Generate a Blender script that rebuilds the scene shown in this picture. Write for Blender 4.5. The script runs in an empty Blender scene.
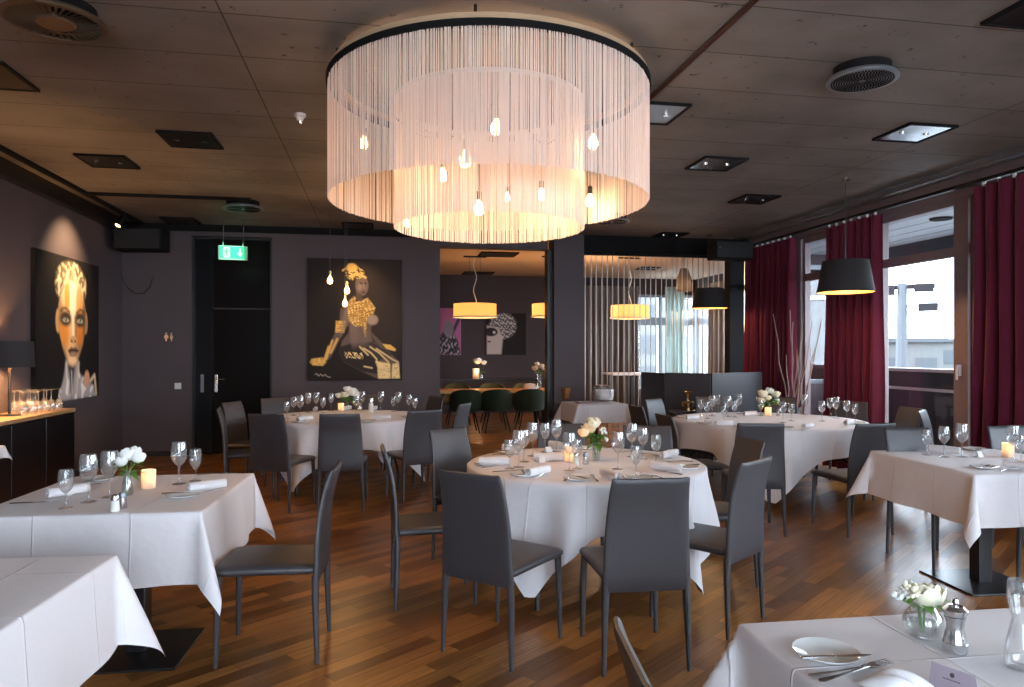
import bpy, math, random
import numpy as np
from mathutils import Vector, Matrix
random.seed(7); rng = np.random.RandomState(5)
PI = math.pi
sc = bpy.context.scene
col = sc.collection

# ------------------------------------------------------------------ camera
F = 720.0; TH = math.atan(132 / 720.0); CC, SS = math.cos(TH), math.sin(TH); H = 1.5; HY = 351.0
cam = bpy.data.cameras.new('camera'); camo = bpy.data.objects.new('camera', cam); col.objects.link(camo)
camo.location = (0, 0, H); camo.rotation_euler = (PI / 2, 0, -TH)
cam.sensor_width = 36; cam.lens = F / 1024 * 36; cam.shift_y = 7.5 / 1024; cam.clip_end = 500; cam.clip_start = .05
sc.camera = camo
# ------------------------------------------------------------------ world, exposure
w = bpy.data.worlds.new('overcast_sky'); sc.world = w; w.use_nodes = True
nt = w.node_tree; bg = nt.nodes['Background']
tc = nt.nodes.new('ShaderNodeTexCoord'); sx = nt.nodes.new('ShaderNodeSeparateXYZ'); cr = nt.nodes.new('ShaderNodeValToRGB')
nt.links.new(tc.outputs['Generated'], sx.inputs[0]); nt.links.new(sx.outputs['Z'], cr.inputs[0])
cr.color_ramp.elements[0].position = 0.0; cr.color_ramp.elements[0].color = (.68, .79, .90, 1)
cr.color_ramp.elements[1].position = .5; cr.color_ramp.elements[1].color = (.74, .87, 1.0, 1)
nt.links.new(cr.outputs[0], bg.inputs[0]); bg.inputs[1].default_value = 13.0
sc.view_settings.view_transform = 'Standard'; sc.view_settings.look = 'None'
sc.view_settings.exposure = 0.52; sc.view_settings.gamma = 1.0; sc.view_settings.use_curve_mapping = False
cy = sc.cycles
cy.max_bounces = 8; cy.diffuse_bounces = 5; cy.glossy_bounces = 4; cy.transmission_bounces = 6; cy.transparent_max_bounces = 24
cy.sample_clamp_indirect = 6.0; cy.caustics_reflective = False; cy.caustics_refractive = False
cy.use_denoising = True


def light(name, kind, loc, energy, color, rot=None, **k):
    l = bpy.data.lights.new(name, kind); l.energy = energy; l.color = color
    for a, b in k.items(): setattr(l, a, b)
    o = bpy.data.objects.new(name, l); o.location = loc
    if rot is not None: o.rotation_euler = rot
    col.objects.link(o); return o


# window openings hand the sky to the light sampler (portals give off no light of their own)
def portal(loc, rot, sx_, sy_):
    l = bpy.data.lights.new('sky_portal', 'AREA'); l.shape = 'RECTANGLE'; l.size = sx_; l.size_y = sy_; l.cycles.is_portal = True
    o = bpy.data.objects.new('sky_portal', l); o.location = loc; o.rotation_euler = rot; col.objects.link(o)


portal((6.35, 2.2, 1.6), (0, PI / 2, 0), 3.1, 10.6)
portal((6.35, 9.2, 1.6), (0, PI / 2, 0), 3.1, 3.2)
portal((.65, -3.3, 1.6), (-PI / 2, 0, 0), 4.7, 2.9)


# ------------------------------------------------------------------ pixel rays of the photograph met with real planes
def ray(x, y):
    u = (x - 512) / F; return (u * CC + SS, CC - u * SS, (HY - y) / F)
def Pz(x, y, z):
    d = ray(x, y); t = (z - H) / d[2]; return Vector((d[0] * t, d[1] * t, z))
def PY(x, y, Y):
    d = ray(x, y); t = Y / d[1]; return Vector((d[0] * t, Y, H + d[2] * t))
def PX(x, y, X):
    d = ray(x, y); t = X / d[0]; return Vector((X, d[1] * t, H + d[2] * t))
def PD(x, y, D):
    d = ray(x, y); return Vector((d[0] * D, d[1] * D, H + d[2] * D))


# ------------------------------------------------------------------ materials
MATS = {}
def mat(name, color, rough=.6, metal=0.0, noise=None, bump=None, spec=None, emit=None, estr=0, sheen=0, subs=None, coat=0):
    m = bpy.data.materials.new(name); m.use_nodes = True; n = m.node_tree; b = n.nodes['Principled BSDF']
    b.inputs['Base Color'].default_value = (*color, 1); b.inputs['Roughness'].default_value = rough; b.inputs['Metallic'].default_value = metal
    if spec is not None: b.inputs['Specular IOR Level'].default_value = spec
    if emit: b.inputs['Emission Color'].default_value = (*emit, 1); b.inputs['Emission Strength'].default_value = estr
    if sheen: b.inputs['Sheen Weight'].default_value = sheen; b.inputs['Sheen Roughness'].default_value = .4
    if coat: b.inputs['Coat Weight'].default_value = coat
    tcn = n.nodes.new('ShaderNodeTexCoord')
    if noise:
        sc_, amt = noise
        nz = n.nodes.new('ShaderNodeTexNoise'); nz.inputs['Scale'].default_value = sc_; nz.inputs['Detail'].default_value = 5
        n.links.new(tcn.outputs['Object'], nz.inputs['Vector'])
        mx = n.nodes.new('ShaderNodeMixRGB'); mx.inputs[1].default_value = (*[c * (1 - amt) for c in color], 1)
        mx.inputs[2].default_value = (*[min(1, c * (1 + amt)) for c in color], 1)
        n.links.new(nz.outputs['Fac'], mx.inputs[0]); n.links.new(mx.outputs[0], b.inputs['Base Color'])
    if bump:
        sc_, st = bump
        nz = n.nodes.new('ShaderNodeTexNoise'); nz.inputs['Scale'].default_value = sc_; nz.inputs['Detail'].default_value = 3
        n.links.new(tcn.outputs['Object'], nz.inputs['Vector'])
        bp = n.nodes.new('ShaderNodeBump'); bp.inputs['Strength'].default_value = st; bp.inputs['Distance'].default_value = .01
        n.links.new(nz.outputs['Fac'], bp.inputs['Height']); n.links.new(bp.outputs[0], b.inputs['Normal'])
    MATS[name] = m; return m


def thin_glass(name, tint=(1, 1, 1), gl=.10, rough=.02, haze=0):
    m = bpy.data.materials.new(name); m.use_nodes = True; n = m.node_tree; n.nodes.clear()
    out = n.nodes.new('ShaderNodeOutputMaterial'); mx = n.nodes.new('ShaderNodeMixShader')
    tr = n.nodes.new('ShaderNodeBsdfTransparent'); tr.inputs[0].default_value = (*tint, 1)
    g = n.nodes.new('ShaderNodeBsdfGlossy'); g.inputs['Roughness'].default_value = rough
    lw = n.nodes.new('ShaderNodeLayerWeight'); lw.inputs[0].default_value = .35
    mr = n.nodes.new('ShaderNodeMapRange'); mr.inputs['To Min'].default_value = gl * .5; mr.inputs['To Max'].default_value = min(1, gl * 6)
    n.links.new(lw.outputs['Facing'], mr.inputs['Value']); n.links.new(mr.outputs[0], mx.inputs[0])
    n.links.new(tr.outputs[0], mx.inputs[1]); n.links.new(g.outputs[0], mx.inputs[2])
    if haze:
        df = n.nodes.new('ShaderNodeBsdfDiffuse'); df.inputs[0].default_value = (.9, .9, .9, 1); m3 = n.nodes.new('ShaderNodeMixShader'); m3.inputs[0].default_value = haze
        n.links.new(mx.outputs[0], m3.inputs[1]); n.links.new(df.outputs[0], m3.inputs[2]); n.links.new(m3.outputs[0], out.inputs[0])
    else: n.links.new(mx.outputs[0], out.inputs[0])
    MATS[name] = m; return m


def translucent(name, color, fac=.5, estr=0, emit=None):
    m = bpy.data.materials.new(name); m.use_nodes = True; n = m.node_tree; n.nodes.clear()
    out = n.nodes.new('ShaderNodeOutputMaterial'); mx = n.nodes.new('ShaderNodeMixShader'); mx.inputs[0].default_value = fac
    d = n.nodes.new('ShaderNodeBsdfDiffuse'); d.inputs[0].default_value = (*color, 1)
    t = n.nodes.new('ShaderNodeBsdfTranslucent'); t.inputs[0].default_value = (*color, 1)
    n.links.new(d.outputs[0], mx.inputs[1]); n.links.new(t.outputs[0], mx.inputs[2]); n.links.new(mx.outputs[0], out.inputs[0])
    MATS[name] = m; return m


def emission(name, color, st):
    m = bpy.data.materials.new(name); m.use_nodes = True; n = m.node_tree; n.nodes.clear()
    out = n.nodes.new('ShaderNodeOutputMaterial'); e = n.nodes.new('ShaderNodeEmission'); e.inputs[0].default_value = (*color, 1); e.inputs[1].default_value = st
    n.links.new(e.outputs[0], out.inputs[0]); MATS[name] = m; return m


M_wall = mat('plum_grey_paint', (.080, .060, .066), .75, noise=(1.5, .12), bump=(60, .08))
M_leather = mat('grey_leather', (.044, .040, .045), .42, noise=(6, .12), bump=(180, .15))
M_white = mat('white_linen', (.80, .77, .78), .85, noise=(3, .03), bump=(9, .10), sheen=.2)
M_black = mat('black_metal', (.012, .012, .013), .35)
M_blackmatt = mat('black_matt', (.009, .008, .009), .8, spec=.15)
M_steel = mat('polished_steel', (.75, .75, .76), .16, 1.0)
M_brass = mat('brass', (.75, .52, .28), .25, 1.0)
M_china = mat('white_china', (.80, .80, .78), .12, coat=.5)
M_velvet = mat('burgundy_velvet', (.115, .004, .024), .9, noise=(4, .2), sheen=.35, bump=(40, .1))
M_frame = mat('taupe_window_frame', (.25, .185, .19), .5)
M_wood = mat('dark_veneer', (.012, .009, .010), .35, noise=(3, .3))
M_top = mat('oak_counter_top', (.38, .22, .10), .35, noise=(8, .25))
M_oak = mat('light_oak', (.60, .30, .09), .4, noise=(9, .25))
M_green = mat('dark_green_fabric', (.014, .028, .014), .9, noise=(30, .3))
M_olive = mat('olive_fabric', (.10, .09, .035), .9, noise=(30, .3))
M_petal = mat('cream_petal', (.86, .80, .62), .6, noise=(20, .08))
M_petalw = mat('white_petal', (.86, .86, .82), .6, noise=(20, .06))
M_petalo = mat('apricot_petal', (.86, .62, .36), .6, noise=(20, .1))
M_leaf = mat('green_leaf', (.10, .24, .035), .5, noise=(25, .35))
M_glass = thin_glass('clear_glass', (.99, .99, .99), .11, haze=.05)
M_pane = thin_glass('window_glass', (.97, .98, .99), .035)
M_water = thin_glass('water', (.90, .93, .90), .10)
M_frost = translucent('frosted_glass', (.95, .86, .76), .6)
M_flame = emission('candle_flame', (1, .62, .25), 8)
M_fringe = translucent('cream_string', (.92, .84, .79), .42)
M_bulb = emission('glowing_bulb', (1, .60, .26), 22)
M_bulbs = emission('small_glowing_bulb', (1, .50, .17), 9)
M_goldshade = translucent('amber_veneer_shade', (.90, .62, .32), .6)
M_shade_in = mat('gold_lining', (.75, .42, .13), .45)
M_shade = mat('charcoal_lampshade', (.020, .016, .017), .8)
M_ply = mat('plywood_board', (.55, .36, .21), .6, noise=(5, .15))
M_concrete_w = mat('white_render', (.72, .74, .76), .8)
M_grey_p = mat('grey_metal', (.25, .27, .30), .35, .6)
M_paper = mat('lilac_card', (.36, .29, .34), .7)
M_ink = mat('dark_ink', (.06, .05, .06), .7)
M_twig = mat('bare_twig', (.30, .20, .17), .8, noise=(40, .3))
M_plastic = mat('white_plastic', (.78, .76, .75), .4)
M_pepper = mat('acrylic_silver', (.55, .54, .54), .2, .9)
M_greycurt = mat('grey_brown_curtain', (.16, .135, .115), .9, noise=(5, .2))
M_palecurt = translucent('pale_green_curtain', (.30, .36, .33), .35)
M_beigecurt = mat('beige_curtain', (.34, .30, .26), .9)
M_rod = mat('champagne_chain', (.50, .45, .40), .35, .7)
M_panel = mat('anthracite_board', (.040, .036, .042), .45)
M_facade = mat('pale_facade', (.085, .085, .083), .9)
M_facwin = mat('facade_glass', (.055, .06, .065), .6, spec=.2)
M_railb = mat('dark_balcony_board', (.045, .052, .065), .25)
M_asphalt = mat('ground_asphalt', (.07, .07, .072), .9)
M_pastelpaint = mat('far_wall_paint', (.055, .040, .045), .8)
M_cream = mat('cream_plaster', (.55, .42, .30), .8)

# concrete ceiling with board joints and pits
def ceiling_mat():
    m = bpy.data.materials.new('board_marked_concrete'); m.use_nodes = True; n = m.node_tree; b = n.nodes['Principled BSDF']
    b.inputs['Roughness'].default_value = .62
    t = n.nodes.new('ShaderNodeTexCoord'); mp = n.nodes.new('ShaderNodeMapping'); mp.inputs['Location'].default_value = (.84, .0, 0)
    n.links.new(t.outputs['Object'], mp.inputs['Vector'])
    br = n.nodes.new('ShaderNodeTexBrick'); br.offset = 0; br.inputs['Scale'].default_value = 1
    br.inputs['Brick Width'].default_value = 2.73; br.inputs['Row Height'].default_value = .585; br.inputs['Mortar Size'].default_value = .006
    br.inputs['Mortar Smooth'].default_value = .3
    br.inputs['Color1'].default_value = (.225, .202, .188, 1); br.inputs['Color2'].default_value = (.255, .230, .213, 1); br.inputs['Mortar'].default_value = (.055, .042, .036, 1)
    n.links.new(mp.outputs[0], br.inputs['Vector'])
    nz = n.nodes.new('ShaderNodeTexNoise'); nz.inputs['Scale'].default_value = 1.3; nz.inputs['Detail'].default_value = 8
    mp2 = n.nodes.new('ShaderNodeMapping'); mp2.inputs['Scale'].default_value = (1.1, 1.3, 1); n.links.new(t.outputs['Object'], mp2.inputs['Vector'])
    n.links.new(mp2.outputs[0], nz.inputs['Vector'])
    mx = n.nodes.new('ShaderNodeMixRGB'); mx.blend_type = 'MULTIPLY'; mx.inputs[0].default_value = .8
    r1 = n.nodes.new('ShaderNodeValToRGB'); r1.color_ramp.elements[0].position = .3; r1.color_ramp.elements[0].color = (.52, .50, .48, 1); r1.color_ramp.elements[1].position = .7; r1.color_ramp.elements[1].color = (1.1, 1.08, 1.05, 1)
    n.links.new(nz.outputs['Fac'], r1.inputs[0]); n.links.new(br.outputs['Color'], mx.inputs[1]); n.links.new(r1.outputs[0], mx.inputs[2])
    n2 = n.nodes.new('ShaderNodeTexNoise'); n2.inputs['Scale'].default_value = 10; n2.inputs['Roughness'].default_value = .7; n2.inputs['Detail'].default_value = 4
    mp3 = n.nodes.new('ShaderNodeMapping'); mp3.inputs['Scale'].default_value = (1.1, 1.2, 1); n.links.new(t.outputs['Object'], mp3.inputs['Vector'])
    n.links.new(mp3.outputs[0], n2.inputs['Vector'])
    r2 = n.nodes.new('ShaderNodeValToRGB'); r2.color_ramp.elements[0].position = .65; r2.color_ramp.elements[0].color = (1, 1, 1, 1); r2.color_ramp.elements[1].position = .685; r2.color_ramp.elements[1].color = (.25, .22, .21, 1)
    n.links.new(n2.outputs['Fac'], r2.inputs[0])
    m2 = n.nodes.new('ShaderNodeMixRGB'); m2.blend_type = 'MULTIPLY'; m2.inputs[0].default_value = 1.0
    n.links.new(mx.outputs[0], m2.inputs[1]); n.links.new(r2.outputs[0], m2.inputs[2]); n.links.new(m2.outputs[0], b.inputs['Base Color'])
    bp = n.nodes.new('ShaderNodeBump'); bp.inputs['Strength'].default_value = .4; bp.inputs['Distance'].default_value = .01
    n.links.new(r2.outputs[0], bp.inputs['Height']); n.links.new(bp.outputs[0], b.inputs['Normal'])
    return m
def floor_mat():
    m = bpy.data.materials.new('oiled_parquet'); m.use_nodes = True; n = m.node_tree; b = n.nodes['Principled BSDF']
    t = n.nodes.new('ShaderNodeTexCoord'); mp = n.nodes.new('ShaderNodeMapping'); mp.inputs['Rotation'].default_value = (0, 0, math.radians(-37))
    n.links.new(t.outputs['Object'], mp.inputs['Vector'])
    br = n.nodes.new('ShaderNodeTexBrick'); br.offset = .37; br.squash = 1; br.inputs['Scale'].default_value = 1
    br.inputs['Brick Width'].default_value = .62; br.inputs['Row Height'].default_value = .085; br.inputs['Mortar Size'].default_value = .0012
    br.inputs['Color1'].default_value = (.14, .048, .013, 1); br.inputs['Color2'].default_value = (.46, .20, .052, 1); br.inputs['Mortar'].default_value = (.04, .014, .006, 1)
    n.links.new(mp.outputs[0], br.inputs['Vector'])
    mp2 = n.nodes.new('ShaderNodeMapping'); mp2.inputs['Scale'].default_value = (1.5, 26, 1); n.links.new(mp.outputs[0], mp2.inputs['Vector'])
    nz = n.nodes.new('ShaderNodeTexNoise'); nz.inputs['Scale'].default_value = 2.2; nz.inputs['Detail'].default_value = 6; n.links.new(mp2.outputs[0], nz.inputs['Vector'])
    r1 = n.nodes.new('ShaderNodeValToRGB'); r1.color_ramp.elements[0].position = .3; r1.color_ramp.elements[0].color = (.55, .52, .5, 1); r1.color_ramp.elements[1].position = .72; r1.color_ramp.elements[1].color = (1.25, 1.2, 1.15, 1)
    n.links.new(nz.outputs['Fac'], r1.inputs[0])
    mx = n.nodes.new('ShaderNodeMixRGB'); mx.blend_type = 'MULTIPLY'; mx.inputs[0].default_value = .8
    n.links.new(br.outputs['Color'], mx.inputs[1]); n.links.new(r1.outputs[0], mx.inputs[2]); n.links.new(mx.outputs[0], b.inputs['Base Color'])
    n3 = n.nodes.new('ShaderNodeTexNoise'); n3.inputs['Scale'].default_value = 3; n.links.new(mp.outputs[0], n3.inputs['Vector'])
    mr = n.nodes.new('ShaderNodeMapRange'); mr.inputs['To Min'].default_value = .24; mr.inputs['To Max'].default_value = .40
    n.links.new(n3.outputs['Fac'], mr.inputs['Value']); n.links.new(mr.outputs[0], b.inputs['Roughness'])
    bp = n.nodes.new('ShaderNodeBump'); bp.inputs['Strength'].default_value = .15; bp.inputs['Distance'].default_value = .003
    n.links.new(br.outputs['Fac'], bp.inputs['Height']); bp.invert = True; n.links.new(bp.outputs[0], b.inputs['Normal'])
    return m
M_ceil = ceiling_mat(); M_floor = floor_mat()


# ------------------------------------------------------------------ mesh building
class MB:
    def __init__(s): s.v = []; s.f = []
    def add(s, vs, fs):
        k = len(s.v); s.v += [tuple(a) for a in vs]; s.f += [tuple(k + i for i in q) for q in fs]
    def box(s, a, b, rz=0, c=None):
        x0, y0, z0 = a; x1, y1, z1 = b
        vs = [(x, y, z) for z in (z0, z1) for y in (y0, y1) for x in (x0, x1)]
        if rz:
            cx, cy_ = c if c else ((x0 + x1) / 2, (y0 + y1) / 2); ca, sa = math.cos(rz), math.sin(rz)
            vs = [(cx + (x - cx) * ca - (y - cy_) * sa, cy_ + (x - cx) * sa + (y - cy_) * ca, z) for x, y, z in vs]
        s.add(vs, [(0, 2, 3, 1), (4, 5, 7, 6), (0, 1, 5, 4), (2, 6, 7, 3), (0, 4, 6, 2), (1, 3, 7, 5)]); return s
    def rings(s, rings, cap=True, closed=True):
        n = len(rings[0]); k = len(s.v)
        for r in rings: s.v += [tuple(p) for p in r]
        for i in range(len(rings) - 1):
            for j in range(n if closed else n - 1):
                a = k + i * n + j; b = k + i * n + (j + 1) % n
                s.f.append((a, b, b + n, a + n))
        if cap:
            s.f.append(tuple(k + j for j in range(n))[::-1]); s.f.append(tuple(k + (len(rings) - 1) * n + j for j in range(n)))
        return s
    def tube(s, pts, r, n=8, cap=True):
        pts = [Vector(p) for p in pts]; rs = r if isinstance(r, (list, tuple)) else [r] * len(pts); R = []
        up = None
        for i, p in enumerate(pts):
            d = (pts[min(i + 1, len(pts) - 1)] - pts[max(i - 1, 0)]).normalized()
            if up is None: up = Vector((0, 0, 1)) if abs(d.z) < .9 else Vector((1, 0, 0))
            a = d.cross(up).normalized(); b = a.cross(d).normalized(); up = b
            R.append([p + (a * math.cos(2 * PI * j / n) + b * math.sin(2 * PI * j / n)) * rs[i] for j in range(n)])
        return s.rings(R, cap)
    def lathe(s, prof, n=20, c=(0, 0, 0), cap=False, sx=1, sy=1):
        R = [[(c[0] + r * sx * math.cos(2 * PI * j / n), c[1] + r * sy * math.sin(2 * PI * j / n), c[2] + z) for j in range(n)] for r, z in prof]
        return s.rings(R, cap)
    def ball(s, c, r, n=8, m=6, sq=(1, 1, 1)):
        R = []
        for i in range(m + 1):
            a = -PI / 2 + PI * i / m; rr = max(math.cos(a), .02)
            R.append([(c[0] + r * sq[0] * rr * math.cos(2 * PI * j / n), c[1] + r * sq[1] * rr * math.sin(2 * PI * j / n), c[2] + r * sq[2] * math.sin(a)) for j in range(n)])
        return s.rings(R, True)
    def grid(s, P):
        h = len(P); w_ = len(P[0]); k = len(s.v)
        for r in P: s.v += [tuple(p) for p in r]
        for i in range(h - 1):
            for j in range(w_ - 1): a = k + i * w_ + j; s.f.append((a, a + 1, a + w_ + 1, a + w_))
        return s
    def prism(s, pts, z0, z1):
        n = len(pts); k = len(s.v); s.v += [(x, y, z0) for x, y in pts] + [(x, y, z1) for x, y in pts]
        s.f.append(tuple(range(k + n - 1, k - 1, -1))); s.f.append(tuple(range(k + n, k + 2 * n)))
        for i in range(n): j = (i + 1) % n; s.f.append((k + i, k + j, k + n + j, k + n + i))
        return s
    def build(s, name, m, parent=None, smooth=True, loc=None, rz=0, bevel=0, sharp=35):
        me = bpy.data.meshes.new(name); me.from_pydata(s.v, [], s.f); me.update()
        if m: me.materials.append(m)
        if smooth:
            for p in me.polygons: p.use_smooth = True
            try: me.set_sharp_from_angle(angle=math.radians(sharp))
            except Exception: pass
        o = bpy.data.objects.new(name, me); col.objects.link(o)
        if parent: o.parent = parent
        if loc is not None: o.location = loc
        if rz: o.rotation_euler = (0, 0, rz)
        if bevel:
            b = o.modifiers.new('edge', 'BEVEL'); b.width = bevel; b.segments = 2; b.limit_method = 'ANGLE'
        return o


def tag(o, label=None, cat=None, group=None, kind=None):
    if label: o['label'] = label
    if cat: o['category'] = cat
    if group: o['group'] = group
    if kind: o['kind'] = kind
    return o
def empty(name, loc=(0, 0, 0), rz=0, label=None, cat=None, group=None):
    o = bpy.data.objects.new(name, None); o.location = loc; o.rotation_euler = (0, 0, rz); o.empty_display_size = .1; col.objects.link(o)
    return tag(o, label, cat, group)
def struct(o, label=None, cat=None):
    return tag(o, label, cat, None, 'structure')
KIDS = {}
def copy_tree(o, parent=None):
    c = o.copy(); col.objects.link(c); c.parent = parent
    for ch in o.children: copy_tree(ch, c)
    return c
PROTO = {}
def place(key, make, loc, rz, label, cat, group=None, scale=None):
    """the first time a kind is asked for it is built and used; afterwards it is copied with its parts"""
    if key not in PROTO: PROTO[key] = make(); o = PROTO[key]
    else: o = copy_tree(PROTO[key])
    o.location = loc; o.rotation_euler = (0, 0, rz)
    if scale: o.scale = scale
    o['label'] = label; o['category'] = cat
    if group: o['group'] = group
    elif 'group' in o: del o['group']
    return o


# ------------------------------------------------------------------ the room shell
XL, XR, YB, YF, ZC = -3.586, 6.0, 11.0, -3.2, 3.32
YB2, XR2 = 17.2, 7.9
floor = MB().box((XL - .3, YF - .3, -.12), (XR2 + .2, YB2 + .2, 0)).build('floor', M_floor, smooth=False); struct(floor, 'dark orange brown parquet floor laid on the diagonal', 'floor')
ce = MB().box((XL - .3, YF - .3, ZC), (XR + .2, YB + .16, ZC + .2)).build('ceiling', M_ceil, smooth=False); struct(ce, 'raw brown concrete ceiling with board joints and pits', 'ceiling')
ce2 = MB().box((XL - .3, YB + .16, ZC), (XR2 + .2, YB2 + .2, ZC + .2)).build('ceiling', M_cream, smooth=False); struct(ce2, 'pale plaster ceiling of the back room', 'ceiling')
wl = MB().box((XL - .2, YF - .2, 0), (XL, YB + .2, ZC)).build('wall_left', M_wall, smooth=False); struct(wl, 'plum grey left wall', 'wall')
# back wall with door recess and opening
DX0, DX1, DZ = -2.66, -1.55, 3.16
mb = MB()
mb.box((XL, YB, 0), (DX0, YB + .2, ZC)).box((DX0, YB, DZ), (DX1, YB + .2, ZC)).box((DX1, YB, 0), (.90, YB + .2, ZC)).box((.90, YB, 3.09), (2.59, YB + .2, ZC))
mb.box((DX0, YB + .19, 0), (DX1, YB + .2, DZ))
o = mb.build('wall_back', M_wall, smooth=False); struct(o, 'plum grey back wall with tall doorway and opening', 'wall')
o = MB().box((2.66, YB - .12, 0), (3.14, YB + .25, ZC)).build('wall_pillar', M_wall, smooth=False); struct(o, 'plum grey square pillar between opening and chain screen', 'pillar')
o = MB().box((2.585, YB, 0), (2.66, YB + .22, 3.09)).build('trim_1', M_wood, smooth=False); struct(o, 'dark brown jamb of the opening beside the pillar', 'jamb')
o = MB().box((3.14, YB - .1, 3.05), (XR + .15, YB + .15, ZC)).build('trim_2', M_blackmatt, smooth=False); struct(o, 'black beam above the chain screen', 'beam')
o = MB().box((XL, YB - .03, 3.22), (.9, YB, ZC)).build('trim_3', M_blackmatt, smooth=False); struct(o, 'thin dark strip along the top of the back wall', 'strip')
o = MB().box((5.62, YB - .08, 0), (5.87, YB + .12, 3.05)).build('trim_4', M_blackmatt, smooth=False); struct(o, 'narrow black post at right end of chain screen', 'post')
o = MB().box((5.87, YB - .08, 0), (5.93, YB + .12, 3.05)).build('trim_5', M_brass, smooth=False); struct(o, 'slim brass strip beside the black post', 'strip')
o = MB().box((5.93, YB, 0), (6.2, YB + .15, ZC)).box((6.2, YB, 0), (XR2 + .2, YB + .15, .95)).box((6.2, YB, 2.95), (XR2 + .2, YB + .15, ZC)).box((7.95, YB, .95), (XR2 + .2, YB + .15, 2.95)).build('wall_right_end', M_wall, smooth=False); struct(o, 'short wall behind the first burgundy curtain', 'wall')
o = MB().box((XL, YB - .02, 0), (DX0, YB, .08)).box((DX1, YB - .02, 0), (.9, YB, .08)).build('baseboard_back', M_wood, smooth=False); struct(o, 'dark skirting on the back wall', 'skirting')
o = MB().box((XL, YF, 0), (XL + .02, YB - .02, .08)).build('baseboard_left', M_wood, smooth=False); struct(o, 'dark skirting on the left wall', 'skirting')
o = MB().box((XL, YF, ZC - .16), (XL + .10, YB, ZC)).build('trim_6', M_wood, smooth=False); struct(o, 'dark brown boxed strip along the top of the left wall', 'strip')
# wall behind the viewer with wide window openings
mb = MB().box((XL, YF - .2, 0), (-1.7, YF, ZC)).box((3.0, YF - .2, 0), (XR, YF, ZC)).box((-1.7, YF - .2, 2.95), (3.0, YF, ZC)).box((-1.7, YF - .2, 0), (3.0, YF, .15)).box((.1, YF - .2, .15), (.3, YF, 2.95))
o = mb.build('wall_front', M_wall, smooth=False); struct(o, 'wall behind the dining tables with wide windows', 'wall')
# far room
o = MB().box((-2.4, YB2, 0), (6.0, YB2 + .2, ZC)).box((6.0, YB2, 2.92), (XR2, YB2 + .2, ZC)).box((6.0, YB2, 0), (XR2, YB2 + .2, .5)).build('wall_far', M_pastelpaint, smooth=False); struct(o, 'dark wall at the far end of the back room', 'wall')
o = MB().box((-2.6, YB + .2, 0), (-2.4, YB2, ZC)).build('wall_far_left', M_pastelpaint, smooth=False); struct(o, 'left side wall of the back room', 'wall')
o = MB().box((XR2, YB + .15, 0), (XR2 + .2, 12.2, ZC)).box((XR2, 12.2, 2.92), (XR2 + .2, YB2, ZC)).box((XR2, 12.2, 0), (XR2 + .2, YB2, .5)).build('wall_far_right', M_pastelpaint, smooth=False); struct(o, 'right side wall of the back room with windows', 'wall')


def window(name, x0, x1, z0, z1, y, bars, trans=(), axis='x', fw=.07, d=.06, m=M_grey_p, label=None):
    """a framed window in the plane y (axis x) or x (axis y)"""
    r = empty(name, (0, 0, 0)); struct(r, label, 'window')
    def bx(mb_, a0, a1, c0, c1, dd, off=0):
        if axis == 'x': mb_.box((a0, y - dd + off, c0), (a1, y + dd + off, c1))
        else: mb_.box((y - dd + off, a0, c0), (y + dd + off, a1, c1))
    mb_ = MB(); bx(mb_, x0, x0 + fw, z0, z1, d); bx(mb_, x1 - fw, x1, z0, z1, d); bx(mb_, x0 + fw, x1 - fw, z0, z0 + fw, d); bx(mb_, x0 + fw, x1 - fw, z1 - fw, z1, d)
    for b in bars: bx(mb_, b - fw / 2, b + fw / 2, z0 + fw, z1 - fw, d)
    for t, th in trans: bx(mb_, x0 + fw, x1 - fw, t - th / 2, t + th / 2, d * .9)
    mb_.build('window_frame', m, r, smooth=False, bevel=.006)
    mb_ = MB(); bx(mb_, x0 + fw * .5, x1 - fw * .5, z0 + fw * .5, z1 - fw * .5, .004); mb_.build('pane', M_pane, r, smooth=False)
    return r
window('window_1', 6.0, XR2, .5, 2.92, YB2 + .08, [6.95], [(2.25, .2)], label='far window of the back room')
window('window_2', 12.2, YB2 - .02, .5, 2.92, XR2 + .08, [13.4, 14.7, 16.0], [(2.25, .2)], 'y', label='side windows of the back room')
window('window_12', 6.2, 7.95, .95, 2.95, YB + .07, [7.0], [(2.4, .08)], label='window of the back room facing the balcony')
window('window_3', -1.7, .1, .15, 2.95, YF - .1, [-.8], m=M_frame, label='window behind the viewer, left')
window('window_4', .3, 3.0, .15, 2.95, YF - .1, [1.65], m=M_frame, label='window behind the viewer, right')
# glazed facade on the right at X = 6
o = MB().box((XR - .05, YF, 3.10), (XR + .15, YB, ZC)).build('wall_right', M_frame, smooth=False); struct(o, 'taupe header above the window doors', 'wall')
o = MB().box((XR - .05, YF, 0), (XR + .1, YB, .06)).build('trim_7', M_frame, smooth=False); struct(o, 'taupe floor threshold below the window doors', 'threshold')
def post(n, y0, y1, lab):
    o = MB().box((XR - .06, y0, .06), (XR + .1, y1, 3.10)).build(n, M_frame, smooth=False, bevel=.008); struct(o, lab, 'post'); return o
post('trim_8', 6.43, 6.62, 'wide taupe post of the window door beside third curtain')
post('trim_9', 7.80, 7.98, 'taupe post behind the second curtain')
post('trim_10', 9.42, 9.62, 'taupe post beside the first curtain')
post('trim_11', 4.9, 5.1, 'taupe post behind the third curtain'); post('trim_12', 2.4, 2.6, 'taupe post near the front of the window wall'); post('trim_13', -.3, -.1, 'taupe post at the front of the window wall')
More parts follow.
